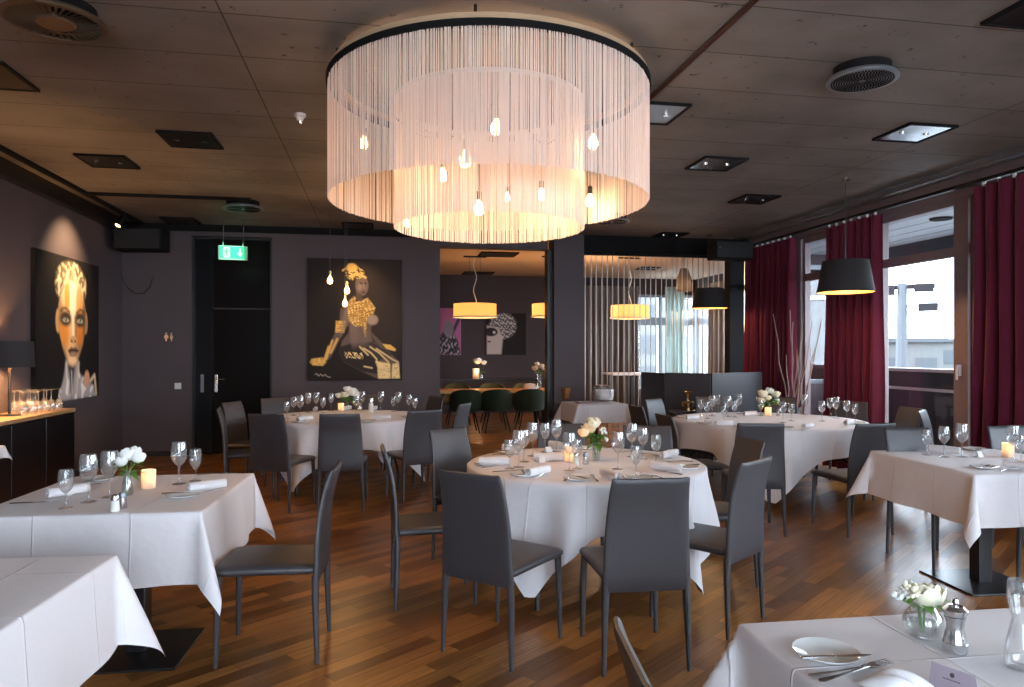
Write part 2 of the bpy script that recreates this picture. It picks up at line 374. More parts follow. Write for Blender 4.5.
def bay(name, y0, y1, lab, hy=None):
    r = empty(name); struct(r, lab, 'window door')
    mb_ = MB()
    mb_.box((XR - .03, y0, 2.50), (XR + .06, y1, 2.60))
    mb_.box((XR - .02, y0, .06), (XR + .05, y1, .13)).box((XR - .02, y0, 3.04), (XR + .05, y1, 3.10))
    mb_.box((XR - .02, y0, .13), (XR + .05, y0 + .045, 3.04)).box((XR - .02, y1 - .045, .13), (XR + .05, y1, 3.04))
    mb_.build('window_frame', M_frame, r, smooth=False, bevel=.005)
    MB().box((XR + .01, y0 + .02, .1), (XR + .02, y1 - .02, 3.06)).build('pane', M_pane, r, smooth=False)
    if hy is not None:
        MB().box((XR - .085, hy - .012, 1.24), (XR - .055, hy + .012, 1.36)).box((XR - .12, hy - .012, 1.33), (XR - .085, hy + .012, 1.36)).box((XR - .12, hy - .012, 1.20), (XR - .105, hy + .012, 1.36)).build('window_handle', M_plastic, r, bevel=.004)
    return r
bay('window_5', 6.62, 7.80, 'tall glazed door between second and third burgundy curtain', 6.52)
bay('window_6', 7.98, 9.42, 'glazed door between first and second burgundy curtain')
bay('window_7', 9.62, 10.95, 'glazing behind first burgundy curtain')
bay('window_8', 5.1, 6.43, 'glazing behind third burgundy curtain')
bay('window_9', 2.6, 4.9, 'glazing near the viewer'); bay('window_10', -.1, 2.4, 'glazing beside the viewer'); bay('window_11', YF, -.3, 'glazing behind the viewer')

# ------------------------------------------------------------------ balcony and outside
o = MB().box((XR + .15, YF - .3, -.15), (8.0, YB - .02, -.01)).build('balcony_floor', M_concrete_w, smooth=False); struct(o, 'pale balcony floor outside the window doors', 'floor')
o = MB().box((XR + .15, YF - .3, 3.12), (8.05, YB - .02, 3.3)).build('balcony_ceiling', mat('balcony_soffit_paint', (.46, .50, .54), .35, noise=(2, .05)), smooth=False); struct(o, 'pale balcony soffit', 'ceiling')
o = MB().box((7.85, YF - .3, 2.92), (8.1, YB - .02, 3.12)).build('trim_14', mat('blue_grey_edge_beam', (.05, .06, .08), .5), smooth=False); struct(o, 'blue grey edge beam of the balcony roof', 'beam')
mb = MB()
for k in range(4): mb.box((XR + .4 + k * .36, YF - .3, 3.116), (XR + .408 + k * .36, YB - .02, 3.12))
o = mb.build('trim_15', bpy.data.materials['grey_metal'], smooth=False); struct(o, 'dark board joints in the balcony soffit', 'joints')
p_ = PX(940, 219, 7.0); p_ = Pz(941, 219, 3.11)
o = MB().lathe([(.001, -.02), (.12, -.02), (.13, 0), (.001, 0)], 24).build('soffit_light', M_blackmatt); o.location = (p_.x, p_.y, 3.12); tag(o, 'dark round recessed lamp in the balcony soffit', 'ceiling light')
r = empty('balcony_parapet', (7.7, 8, 0), 0, 'dark glazed balcony parapet with pale cap outside the window doors', 'parapet')
MB().box((-.05, -11, 0), (.05, 2.9, 1.20)).build('infill_board', M_railb, r, smooth=False)
MB().box((-.12, -11, 1.20), (.12, 2.9, 1.25)).build('cap_rail', M_concrete_w, r, smooth=False, bevel=.006)
MB().box((-.09, -11, .93), (-.05, 2.9, .97)).build('middle_rail', M_concrete_w, r, smooth=False)
o = MB().box((8.3, -60, -8), (200, 160, -7.8)).build('ground', M_asphalt, smooth=False); struct(o, 'pale street surface far outside', 'ground')


def far_building(name, c, sz, rz, lab, rows, cols):
    r = empty(name, (c[0], c[1], -7.8), rz, lab, 'building')
    a, b, h = sz
    MB().box((-a / 2, -b / 2, 0), (a / 2, b / 2, h)).build('wall', M_facade, r, smooth=False)
    MB().box((-a / 2 - .4, -b / 2 - .4, h), (a / 2 + .4, b / 2 + .4, h + .4)).build('roof', M_facwin, r, smooth=False)
    for i in range(rows):
        for j in range(cols):
            x = -a / 2 + (j + .5) * a / cols; z = h * (i + .55) / (rows + .3)
            MB().box((x - .9, -b / 2 - .08, z - .8), (x + .9, -b / 2, z + .8)).build('window', M_facwin, r, smooth=False)
p = ray(925, 351)
def bldg(px, D, a, b, top, lab, rows, cols):
    d = ray(px, 351); rz = -math.atan2(d[0], d[1]); far_building('apartment_building', (d[0] * D, d[1] * D), (a, b, top + 7.8), rz, lab, rows, cols)
bldg(893, 75, 8.5, 9, 1.9 + .45, 'pale flat-roofed building left of the floodlight mast', 3, 3)
bldg(946, 92, 9.5, 9, 2.0 + .6, 'pale building right of the floodlight mast', 4, 5)
bldg(665, 70, 26, 10, 7, 'pale block seen through the back room windows', 5, 10)
d = ray(899, 351); D = 30
r = empty('floodlight_mast', (d[0] * D, d[1] * D, -7.8), -TH - .5, 'tall pale mast with floodlights seen through the window door', 'mast')
MB().tube([(0, 0, 0), (.12, 0, 12.1)], [.34, .19], 10).build('mast_pole', mat('weathered_mast', (.030, .034, .040), .6), r)
MB().box((-.6, -.05, 11.86), (1.3, .05, 12.05)).build('crossarm', M_blackmatt, r, smooth=False)
for (x, z) in ((-.5, 11.8), (.9, 11.9), (1.05, 11.1)):
    MB().box((x - .35, -.25, z - .16), (x + .35, .2, z + .16)).build('floodlight', M_blackmatt, r, smooth=False, bevel=.03)
MB().box((.15, -.04, 11.1), (1.0, .04, 11.2)).build('crossarm', M_grey_p, r, smooth=False)

# ------------------------------------------------------------------ curtains
def curtain(name, x, y0, y1, z0, z1, m, lab, cat='curtain', group=None, axis='y', waves=8, amp=.07, pinch=None, n=None, rings=True):
    r = empty(name, ((x, y0, z0) if axis == 'y' else (y0, x, z0)), 0, lab, cat, group)
    N = n or waves * 10; R = []; L = y1 - y0
    ph = random.random() * 6
    for i in range(15):
        v = i / 14; row = []
        for j in range(N + 1):
            t = j / N
            ww = 1.0
            if pinch: ww = 1 - pinch * (v ** .8)
            s_ = L * (.5 + (t - .5) * ww) + .012 * math.sin(7 * v + 9 * t)
            a = amp * (.55 + .45 * v) * (math.sin(2 * PI * waves * t + ph + .5 * math.sin(3.1 * t * waves)) + .35 * math.sin(2 * PI * waves * .5 * t + 2 * v + ph))
            z = (z1 - z0) * (1 - v)
            row.append((a, s_, z) if axis == 'y' else (s_, a, z))
        R.append(row)
    MB().grid(R).build('curtain_fabric', m, r, sharp=80)
    if rings:
        for k in range(waves):
            t = (k + .5) / waves * L
            c = (0, t, z1 - z0 + .01) if axis == 'y' else (t, 0, z1 - z0 + .01)
            MB().box((c[0] - .012, c[1] - .012, c[2] - .02), (c[0] + .012, c[1] + .012, c[2] + .025)).build('curtain_hook', M_plastic, r, smooth=False)
    return r
GC = 'burgundy curtains along the window wall'
curtain('window_curtain', 5.72, 9.25, 10.62, .02, 3.10, M_velvet, 'burgundy floor-length curtain farthest back beside the black post', group=GC, waves=9)
curtain('window_curtain', 5.72, 7.47, 8.50, .02, 3.10, M_velvet, 'middle burgundy curtain behind the nearer charcoal pendant lamp', group=GC, waves=7)
curtain('window_curtain', 5.72, 4.40, 6.08, .02, 3.10, M_velvet, 'burgundy curtain at the right edge beside the door with handle', group=GC, waves=10)
o = MB().box((5.70, 3.6, 3.13), (5.745, 10.9, 3.165)).build('curtain_rail', mat('dark_satin_rail', (.10, .09, .10), .2, .9)); tag(o, 'long dark metal curtain rail below the ceiling by the windows', 'rail')
o = MB().box((5.52, 3.6, 3.23), (5.60, 10.6, 3.29)).build('cable_duct', mat('satin_aluminium', (.45, .45, .47), .25, .9)); tag(o, 'slim shiny metal duct running above the curtain rail', 'duct')
GB = 'curtains of the back room'
curtain('room_curtain', YB2 - .25, 4.7, 6.3, .02, 3.1, M_greycurt, 'dark grey brown curtain on the far wall behind the rods', group=GB, axis='x', waves=9, amp=.09, rings=False)
curtain('room_curtain', YB2 - .25, 6.98, 7.5, .02, 3.1, M_palecurt, 'pale green curtain between the two bright far windows', group=GB, axis='x', waves=5, amp=.06, rings=False)
curtain('room_curtain', XR2 - .2, 14.2, 16.1, .02, 3.1, M_beigecurt, 'beige curtain on the right behind the farther charcoal pendant', group=GB, waves=10, amp=.07, rings=False)

# chain screen from the beam
r = empty('chain_screen', (3.2, YB, 0), 0, 'screen of hanging slim metal rods between pillar and black post', 'screen')
for k in range(27):
    x = 3.2 + k * .0905 + random.uniform(-.006, .006) - 3.2
    MB().box((x - .006, -.006, .06), (x + .006, .006, 3.05)).build('rod', M_rod, r, smooth=False)
MB().box((-.03, -.04, 3.02), (2.40, .04, 3.05)).build('top_rail', M_blackmatt, r, smooth=False)

# ------------------------------------------------------------------ door, sign, switches on the back wall
r = empty('door_1', (DX0, YB + .1, 0)); struct(r, 'tall dark panelled door in the back wall', 'door')
M_door = mat('dark_door_gloss', (.007, .005, .005), .3, spec=.07)
MB().box((.28, 0, .01), (1.09, .045, 2.11)).box((.28, 0, 2.13), (1.09, .045, 3.12)).build('door_leaf', M_door, r, smooth=False, bevel=.004)
MB().box((.02, -.01, .01), (.26, .05, 3.12)).build('side_leaf', mat('blue_black_gloss', (.009, .010, .013), .25, spec=.12), r, smooth=False, bevel=.004)
MB().box((0, -.08, 0), (.03, .08, 3.15)).box((1.08, -.08, 0), (1.11, .08, 3.15)).box((.03, -.08, 3.12), (1.08, .08, 3.15)).build('door_frame', M_wood, r, smooth=False)
h = MB().box((.29, -.012, .90), (.335, 0, 1.16)).build('handle_plate', M_steel, r, smooth=False, bevel=.003)
MB().tube([(.312, -.01, 1.09), (.312, -.05, 1.09), (.44, -.05, 1.09)], .009, 8).build('door_handle', M_steel, h)
MB().box((.10, -.02, .90), (.145, -.01, 1.16)).build('handle_plate', M_grey_p, r, smooth=False, bevel=.003)
c = PY(233, 253, YB - .55)
r = empty('exit_sign', (c.x, c.y, c.z), .12, 'lit green exit sign hanging in front of the dark door', 'sign')
MB().box((-.19, -.03, -.095), (.19, .03, .095)).build('sign_housing', mat('pale_sign_case', (.55, .58, .52), .4), r, smooth=False, bevel=.006)
f = MB().box((-.175, -.036, -.082), (.175, -.029, .082)).build('sign_face', mat('green_lit_panel', (.01, .30, .15), .4, emit=(.02, .45, .20), estr=.55), r, smooth=False)
MW = emission('white_lit_pictogram', (.85, 1, .92), 1.0)
mb = MB()
mb.prism([(.045, -.0), (.085, -.05), (.125, 0), (.105, 0), (.105, 0)], 0, 1)
mb = MB()
def flat(mb_, pts, y=-.040, t=.004):
    n = len(pts); k = len(mb_.v); mb_.v += [(x, y, z) for x, z in pts] + [(x, y + t, z) for x, z in pts]
    mb_.f.append(tuple(range(k, k + n))); mb_.f.append(tuple(range(k + 2 * n - 1, k + n - 1, -1)))
    for i in range(n): j = (i + 1) % n; mb_.f.append((k + i, k + n + i, k + n + j, k + j))
flat(mb, [(.058, -.005), (.092, -.06), (.126, -.005), (.104, -.005), (.104, .058), (.080, .058), (.080, -.005)])
mb.build('down_arrow', MW, f, smooth=False)
mb = MB(); flat(mb, [(-.125, -.07), (-.125, .07), (-.035, .07), (-.035, -.07)]); mb.build('doorway_symbol', MW, f, smooth=False)
mb = MB(); Y_ = -.0445
flat(mb, [(-.078 + .012 * math.cos(a * PI / 4), .048 + .012 * math.sin(a * PI / 4)) for a in range(8)], Y_)
flat(mb, [(-.10, .03), (-.07, .034), (-.068, -.01), (-.088, -.014)], Y_)
flat(mb, [(-.068, .03), (-.05, .008), (-.045, .014), (-.062, .036)], Y_); flat(mb, [(-.10, .03), (-.118, .008), (-.112, .003), (-.094, .02)], Y_)
flat(mb, [(-.088, -.012), (-.074, -.03), (-.09, -.06), (-.08, -.062), (-.062, -.03), (-.07, -.008)], Y_); flat(mb, [(-.088, -.012), (-.1, -.036), (-.122, -.04), (-.122, -.048), (-.094, -.045), (-.078, -.014)], Y_)
mb.build('running_figure', mat('green_ink', (.01, .22, .11), .5), f, smooth=False)
for x in (-.13, .13): MB().tube([(x, 0, .09), (x + .01, 0, ZC - c.z)], .006, 6).build('suspension_rod', M_steel, r)
light('sign_glow', 'AREA', (c.x - .01, c.y - .06, c.z), .8, (.35, 1, .65), (PI / 2, 0, .12), size=.3)
c = PY(178, 386, YB)
r = empty('light_switch', (c.x, YB, c.z), 0, 'white square light switch on the wall left of the dark door', 'switch')
MB().box((-.045, -.012, -.045), (.045, 0, .045)).build('switch_plate', M_plastic, r, smooth=False, bevel=.004)
MB().box((-.03, -.018, -.03), (.03, -.012, .03)).build('rocker', M_plastic, r, smooth=False, bevel=.003)
c = PY(169, 337, YB)
r = empty('restroom_pictogram', (c.x, YB, c.z), 0, 'small silver restroom figures on the wall left of the door', 'sign')
for x, wd in ((-.035, .034), (.035, .026)):
    mb = MB(); flat(mb, [(x + .013 * math.cos(a * PI / 4), .05 + .013 * math.sin(a * PI / 4)) for a in range(8)], -.008, .008)
    flat(mb, [(x - .018, .032), (x + .018, .032), (x + wd, -.02), (x + .012, -.02), (x + .012, -.06), (x - .012, -.06), (x - .012, -.02), (x - wd, -.02)], -.008, .008)
    mb.build('figure', M_steel, r, smooth=False)

# ------------------------------------------------------------------ paintings (paint as pigment on a fine canvas mesh)
class Art:
    def __init__(s, w_, h_, x0, x1, y0, y1, bgc):
        s.X, s.Y = np.meshgrid(np.linspace(x0, x1, w_), np.linspace(y0, y1, h_)); s.C = np.zeros((h_, w_, 3)) + np.array(bgc); s.w = w_; s.h = h_
    def put(s, m, c, a=1.0):
        m = np.clip(m, 0, 1)[..., None] * a; s.C = s.C * (1 - m) + np.array(c) * m
    def ell(s, cx, cy_, rx, ry, c, soft=.15, rot=0, a=1.0, clip=None):
        dx, dy = s.X - cx, s.Y - cy_; ca, sa = math.cos(rot), math.sin(rot); u = (dx * ca + dy * sa) / rx; v = (-dx * sa + dy * ca) / ry
        m = np.clip((1 + soft - np.sqrt(u * u + v * v)) / (soft + 1e-6), 0, 1)
        if clip is not None: m = m * clip
        s.put(m, c, a); return m
    def poly(s, pts, c, soft=2., a=1.0, clip=None):
        n = len(pts); ins = np.zeros(s.X.shape, bool); dist = np.full(s.X.shape, 1e9)
        for i in range(n):
            (x1, y1), (x2, y2) = pts[i], pts[(i + 1) % n]
            cond = ((y1 > s.Y) != (y2 > s.Y)) & (s.X < (x2 - x1) * (s.Y - y1) / ((y2 - y1) or 1e-9) + x1); ins ^= cond
            L = (x2 - x1) ** 2 + (y2 - y1) ** 2 + 1e-9; t = np.clip(((s.X - x1) * (x2 - x1) + (s.Y - y1) * (y2 - y1)) / L, 0, 1)
            dist = np.minimum(dist, np.hypot(s.X - x1 - t * (x2 - x1), s.Y - y1 - t * (y2 - y1)))
        m = np.clip(.5 + np.where(ins, dist, -dist) / soft, 0, 1)
        if clip is not None: m = m * clip
        s.put(m, c, a); return m
    def stroke(s, pts, wd, c, soft=2., a=1.0, clip=None):
        dist = np.full(s.X.shape, 1e9)
        for (x1, y1), (x2, y2) in zip(pts, pts[1:]):
            L = (x2 - x1) ** 2 + (y2 - y1) ** 2 + 1e-9; t = np.clip(((s.X - x1) * (x2 - x1) + (s.Y - y1) * (y2 - y1)) / L, 0, 1)
            dist = np.minimum(dist, np.hypot(s.X - x1 - t * (x2 - x1), s.Y - y1 - t * (y2 - y1)))
        m = np.clip(.5 + (wd / 2 - dist) / soft, 0, 1)
        if clip is not None: m = m * clip
        s.put(m, c, a); return m
    def blotch(s, mask, c, scale, thr, a=1., seed=0):
        rr = np.random.RandomState(seed); n = np.zeros(s.X.shape)
        for k in range(14):
            fx, fy = rr.uniform(-1, 1, 2) / scale; n += np.sin(6.28 * (s.X * fx + s.Y * fy) + rr.uniform(0, 6.28))
        s.put(np.clip((n / 3.7 - thr) * 4, 0, 1) * mask, c, a)
    def to_object(s, name, origin, ux, uz, parent):
        """origin = top left, ux = vector across, uz = vector down"""
        o0, ux, uz = Vector(origin), Vector(ux), Vector(uz)
        P = [[o0 + ux * (j / (s.w - 1)) + uz * (i / (s.h - 1)) for j in range(s.w)] for i in range(s.h)]
        m = bpy.data.materials.get('oil_paint')
        if not m:
            m = bpy.data.materials.new('oil_paint'); m.use_nodes = True; n = m.node_tree; b = n.nodes['Principled BSDF']; b.inputs['Roughness'].default_value = .7; b.inputs['Specular IOR Level'].default_value = .2
            a = n.nodes.new('ShaderNodeVertexColor'); a.layer_name = 'pigment'; n.links.new(a.outputs[0], b.inputs['Base Color'])
        ob = MB().grid(P).build(name, m, parent)
        ca = ob.data.color_attributes.new('pigment', 'FLOAT_COLOR', 'POINT')
        ca.data.foreach_set('color', np.concatenate([s.C.reshape(-1, 3), np.ones((s.w * s.h, 1))], 1).astype(np.float32).ravel())
        return ob
BLK = (.010, .009, .010)
# face: coordinates 0..100 across, 0..100 down
A = Art(110, 110, 0, 100, 0, 100, BLK)
skin = (.80, .50, .24); gold = (.85, .50, .12); sil = (.42, .40, .42)
A.poly([(30, 100), (40, 84), (43, 72), (62, 72), (65, 82), (80, 88), (90, 92), (94, 100)], sil, 3)
A.blotch(A.poly([(30, 100), (40, 84), (43, 72), (62, 72), (65, 82), (80, 88), (90, 92), (94, 100)], sil, 3, 0), (.85, .82, .80), 8, .3, seed=3)
A.poly([(0 + 44, 70), (52, 99), (60, 70)], (.06, .05, .05), 4)
A.stroke([(44, 74), (46, 96)], 1.6, (.8, .78, .75)); A.stroke([(52, 80), (53, 95)], 1.2, (.7, .68, .66)); A.stroke([(64, 74), (60, 98)], 2, (.7, .6, .5))
A.stroke([(84, 88), (92, 84), (95, 98)], 3, (.75, .6, .38)); A.ell(78, 86, 4, 5, (.7, .36, .25), .4)
A.blotch(A.ell(52, 19, 22, 15, (.20, .14, .08), .2), (.75, .62, .38), 6, .1, seed=5)
rh = random.Random(4)
for k in range(70):
    t = rh.uniform(-1, 1); y0 = 5 + 9 * abs(t) ** 2 + rh.uniform(0, 7); c_ = rh.choice([(.9, .8, .6), (.55, .42, .24), (.12, .08, .05), (.8, .6, .3)])
    A.stroke([(52 + t * 9, y0), (52 + t * (16 + rh.uniform(0, 5)), y0 + rh.uniform(5, 12))], rh.uniform(.6, 1.6), c_, 1.6, .8)
A.ell(31, 45, 3, 7, (.55, .33, .16), .3); A.ell(76, 45, 3, 7, (.35, .2, .1), .3)
fm = A.ell(53.5, 42, 21.5, 25, skin, .07); fm = np.maximum(fm, A.poly([(34, 46), (73, 46), (70, 60), (60, 74), (54, 76), (47, 74), (38, 61)], skin, 4))
A.ell(76, 46, 11, 30, (.10, .06, .03), 1.0, a=.9, clip=fm); A.ell(33, 56, 7, 20, (.25, .13, .05), 1., a=.7, clip=fm)
A.ell(54, 26, 10, 10, (1, .86, .62), 1., clip=fm); A.ell(45, 27, 3, 9, (.9, .36, .04), .8, a=.9, clip=fm); A.ell(65, 30, 4, 10, (.8, .30, .05), .8, a=.8, clip=fm)
A.ell(41, 53, 5, 7, (.75, .28, .04), .9, a=.85, clip=fm); A.ell(66, 53, 3.5, 7, (.70, .22, .03), .9, a=.85, clip=fm)
A.ell(43, 43, 7, 4, (.07, .04, .03), .6, clip=fm); A.ell(66, 43, 7, 4, (.06, .04, .03), .6, clip=fm)
A.stroke([(35, 38), (39, 36), (43, 35.6), (49, 38.2)], 1.8, (.07, .04, .025), 2); A.stroke([(60, 38.2), (66, 35.6), (70, 36), (74, 38)], 1.8, (.06, .04, .02), 2)
for x in (43, 66): A.ell(x, 43.6, 4.4, 1.5, (.50, .45, .36), .4); A.ell(x, 43.3, 1.8, 1.6, (.10, .13, .09), .3); A.ell(x, 43.3, .8, .8, (.01, .01, .01), .3); A.ell(x - .6, 42.8, .5, .4, (.8, .8, .8), .3); A.stroke([(x - 5, 43.4), (x - 2, 41.6), (x + 2, 41.5), (x + 5, 43.2)], 1.1, (.02, .015, .01), 1)
A.stroke([(54, 38), (55, 54)], 3.2, (1, .84, .6), 3, .9); A.stroke([(60, 44), (59, 55)], 2.4, (.28, .15, .08), 3, .8)
A.ell(55, 57.5, 4.6, 2.2, (.6, .36, .18), .5); A.ell(52.6, 58.6, 1.2, .8, (.08, .04, .03), .3); A.ell(58, 58.6, 1.2, .8, (.08, .04, .03), .3)
A.poly([(46, 65), (52, 62.6), (55, 63.4), (58, 62.6), (64, 65), (59, 69), (55, 69.8), (50, 69)], (.13, .07, .05), 1.2); A.stroke([(47, 65.2), (63, 65.2)], .9, (.02, .01, .01), .8); A.ell(55, 67.3, 4, 1, (.5, .36, .26), .6, a=.6)
A.ell(54, 73, 5, 2.6, (.95, .72, .45), .9, a=.7, clip=fm)
r = empty('wall_painting', (XL, 9.15, 1.75), 0, 'large painting of a gold-streaked woman\'s face on the left wall', 'painting')
MB().box((.002, 8.29 - 9.15, .93 - 1.75), (.045, 10.01 - 9.15, 2.58 - 1.75)).build('canvas', M_blackmatt, r, smooth=False)
A.to_object('painted_face', (.048, 8.29 - 9.15, 2.58 - 1.75), (0, 1.72, 0), (0, 0, -1.65), r)
# seated figure: crop coordinates x 40..498, y 42..635
A = Art(130, 168, 40, 498, 42, 635, (.022, .016, .014))
A.ell(380, 300, 110, 190, (.055, .036, .028), .9, a=.8)
sk = (.16, .105, .085); g1 = (.95, .56, .14); g2 = (.98, .70, .33); dk = (.035, .026, .024)
A.poly([(196, 290), (232, 250), (240, 360), (206, 400), (190, 380)], sk, 5); A.poly([(178, 385), (214, 395), (150, 520), (125, 545), (112, 530)], sk, 6)
A.poly([(60, 528), (110, 522), (128, 545), (112, 562), (66, 560), (50, 545)], g1, 5)
body = A.poly([(232, 250), (330, 250), (350, 330), (345, 400), (352, 440), (440, 500), (480, 540), (486, 626), (380, 628), (300, 590), (215, 545), (190, 500), (205, 440), (238, 400), (240, 330)], sk, 6)
A.poly([(196, 470), (245, 455), (380, 520), (384, 606), (300, 590), (214, 545), (188, 500)], dk, 8); A.poly([(240, 455), (352, 445), (450, 510), (380, 540), (300, 490)], (.06, .045, .04), 8)
A.poly([(345, 395), (368, 420), (405, 455), (460, 470), (470, 490), (440, 488), (395, 474), (355, 430)], sk, 4); A.poly([(400, 456), (440, 460), (468, 482), (462, 492), (420, 480)], g1, 3)
A.blotch(A.poly([(175, 345), (222, 345), (214, 402), (172, 400)], g1, 5), (.45, .22, .05), 9, .1, seed=31)
A.blotch(A.poly([(60, 528), (110, 522), (128, 545), (112, 562), (66, 560), (50, 545)], g1, 5, 0), (.5, .26, .07), 8, .1, seed=32)
A.ell(222, 330, 10, 60, (.30, .2, .15), .8, rot=.25, a=.6); A.ell(262, 400, 14, 50, (.30, .2, .15), .9, a=.5)
A.ell(352, 338, 22, 20, (.42, .30, .22), .5); A.ell(300, 420, 30, 34, (.22, .15, .12), .8, a=.6)
nk = A.poly([(238, 250), (262, 225), (300, 245), (330, 232), (366, 280), (356, 310), (325, 330), (318, 420), (306, 370), (270, 372), (238, 345), (230, 300)], (.60, .32, .07), 6)
A.blotch(nk, (1, .72, .30), 11, .0, seed=2); A.blotch(nk, (.30, .14, .03), 9, .35, seed=9)
A.ell(300, 172, 30, 48, (.19, .125, .10), .12); A.poly([(272, 205), (300, 215), (304, 245), (270, 250)], (.12, .08, .065), 6)
A.ell(296, 160, 6, 3, (.03, .02, .02), .4); A.ell(318, 160, 5, 3, (.03, .02, .02), .4); A.stroke([(308, 165), (312, 186)], 4, (.36, .25, .2), 3); A.ell(308, 205, 9, 3.4, (.10, .05, .045), .4); A.ell(290, 180, 8, 12, (.34, .24, .19), .9, a=.7)
hm = A.ell(258, 108, 30, 32, (.10, .06, .03), .3, rot=.5); A.blotch(np.maximum(hm, A.ell(283, 112, 26, 22, (.5, .28, .07), .3, a=.0)), (.95, .60, .17), 12, .0, seed=11)
A.stroke([(248, 130), (280, 112), (318, 132)], 11, g1, 5, .9); A.ell(252, 85, 22, 18, g1, .4, a=.8); A.stroke([(208, 100), (225, 88), (236, 96)], 8, (.7, .4, .12), 4)
for a, b in (((158, 440), (128, 530)), ((182, 432), (150, 500)), ((140, 470), (118, 540))): A.stroke([a, b], 9, g1, 6, .85)
A.blotch(A.poly([(215, 495), (300, 500), (310, 530), (220, 525)], dk, 3, 0), g2, 10, .0, seed=21)
for pts in ([(310, 478), (345, 500), (372, 530), (378, 560)], [(340, 470), (385, 500), (430, 545)], [(372, 480), (410, 505), (455, 535), (478, 545)], [(290, 470), (330, 510)], [(312, 566), (350, 574)]): A.stroke(pts, 7, g2, 5, .9)
kn = A.poly([(365, 540), (440, 552), (440, 626), (380, 626), (376, 570)], g2, 5); kn = np.maximum(kn, A.poly([(450, 555), (482, 548), (487, 626), (444, 626)], g2, 4)); A.blotch(kn, (.6, .36, .12), 13, .4, a=.7, seed=4)
A.stroke([(441, 548), (444, 626)], 3, (.15, .08, .04), 3)
A.stroke([(74, 605), (84, 600), (92, 612), (102, 602), (112, 612), (124, 604), (132, 614), (148, 618)], 2.6, (.6, .5, .4), 2.5)
r = empty('wall_painting', (-.36, YB, 1.95), 0, 'large painting of a seated dark figure with gold ornaments on the back wall', 'painting')
MB().box((-1.046 + .36, -.045, 1.06 - 1.95), (.327 + .36, -.002, 2.87 - 1.95)).build('canvas', M_blackmatt, r, smooth=False)
A.to_object('painted_figure', (-1.046 + .36, -.048, 2.87 - 1.95), (1.373, 0, 0), (0, 0, -1.81), r)
# two paintings in the back room
def art_pos(x0, y0, x1, y1): a = PY(x0, y0, YB2 - .05); b = PY(x1, y1, YB2 - .05); return a, b
a, b = art_pos(430, 308, 461, 355)
A = Art(60, 60, 0, 100, 0, 100, (.50, .17, .34)); A.poly([(20, 100), (30, 60), (60, 40), (90, 70), (100, 100)], (.05, .04, .05), 6); A.stroke([(60, 70), (95, 20)], 9, (.06, .05, .06), 5); A.ell(60, 45, 14, 16, (.25, .22, .25), .3); A.blotch(A.poly([(20, 100), (30, 60), (60, 40), (90, 70), (100, 100)], (0, 0, 0), 5, 0), (.4, .36, .4), 10, .3, seed=8)
r = empty('wall_painting', (a.x, YB2, b.z), 0, 'pink painting with dark shapes on the far wall of the back room', 'painting')
MB().box((0, -.05, 0), (b.x - a.x, -.003, a.z - b.z)).build('canvas', M_blackmatt, r, smooth=False); A.to_object('painted_surface', (0, -.053, a.z - b.z), (b.x - a.x, 0, 0), (0, 0, -(a.z - b.z)), r)
a, b = art_pos(486, 313, 526, 355)
A = Art(70, 70, 0, 100, 0, 100, (.018, .014, .014)); hm = A.ell(42, 30, 30, 28, (.12, .11, .11), .2); A.blotch(hm, (.55, .52, .50), 6, .05, seed=14); A.poly([(2, 30), (30, 34), (42, 60), (38, 98), (2, 98)], (.60, .50, .46), 4); A.ell(12, 45, 15, 9, (.03, .025, .03), .3); A.ell(20, 46, 3, 3, (.6, .55, .5), .4); A.ell(8, 68, 4, 2, (.2, .1, .1), .4)
r = empty('wall_painting', (a.x, YB2, b.z), 0, 'black and white portrait painting on the far wall of the back room', 'painting')
MB().box((0, -.05, 0), (b.x - a.x, -.003, a.z - b.z)).build('canvas', M_blackmatt, r, smooth=False); A.to_object('painted_surface', (0, -.053, a.z - b.z), (b.x - a.x, 0, 0), (0, 0, -(a.z - b.z)), r)

# ------------------------------------------------------------------ chandelier
cp = PD(489.5, 351, 4.8); CX, CY = cp.x, cp.y
r = empty('chandelier', (CX, CY, ZC), 0, 'huge double-drum string chandelier with warm bulbs hanging from the concrete ceiling', 'chandelier')
ZT, ZB, RO = 3.235 - ZC, 2.478 - ZC, 1.046
ZT2, ZB2, RI = 3.135 - ZC, 2.311 - ZC, .626
MB().lathe([(1.042, -.048), (1.042, -.085), (.985, -.085), (.985, -.048), (1.042, -.048)], 96).build('plywood_ring', M_ply, r)
MB().lathe([(RO + .012, -.122), (RO + .012, -.085), (RO - .03, -.085), (RO - .03, -.122), (RO + .012, -.122)], 96).build('outer_ring', M_blackmatt, r)
for k in range(6):
    a = k * PI / 3 + .3; MB().tube([((RO - .03) * math.cos(a), (RO - .03) * math.sin(a), -.05), ((RO - .03) * math.cos(a), (RO - .03) * math.sin(a), 0)], .010, 6).build('spacer', M_black, r)
MB().lathe([(RI + .006, ZT2 - .012), (RI + .006, ZT2 + .012), (RI - .006, ZT2 + .012), (RI - .006, ZT2 - .012), (RI + .006, ZT2 - .012)], 96).build('inner_ring', M_plastic, r)
for k in range(6):
    a = k * PI / 3; MB().tube([(RI * math.cos(a), RI * math.sin(a), ZT2), (RI * math.cos(a), RI * math.sin(a), 0)], .003, 5).build('hanger_wire', M_black, r)
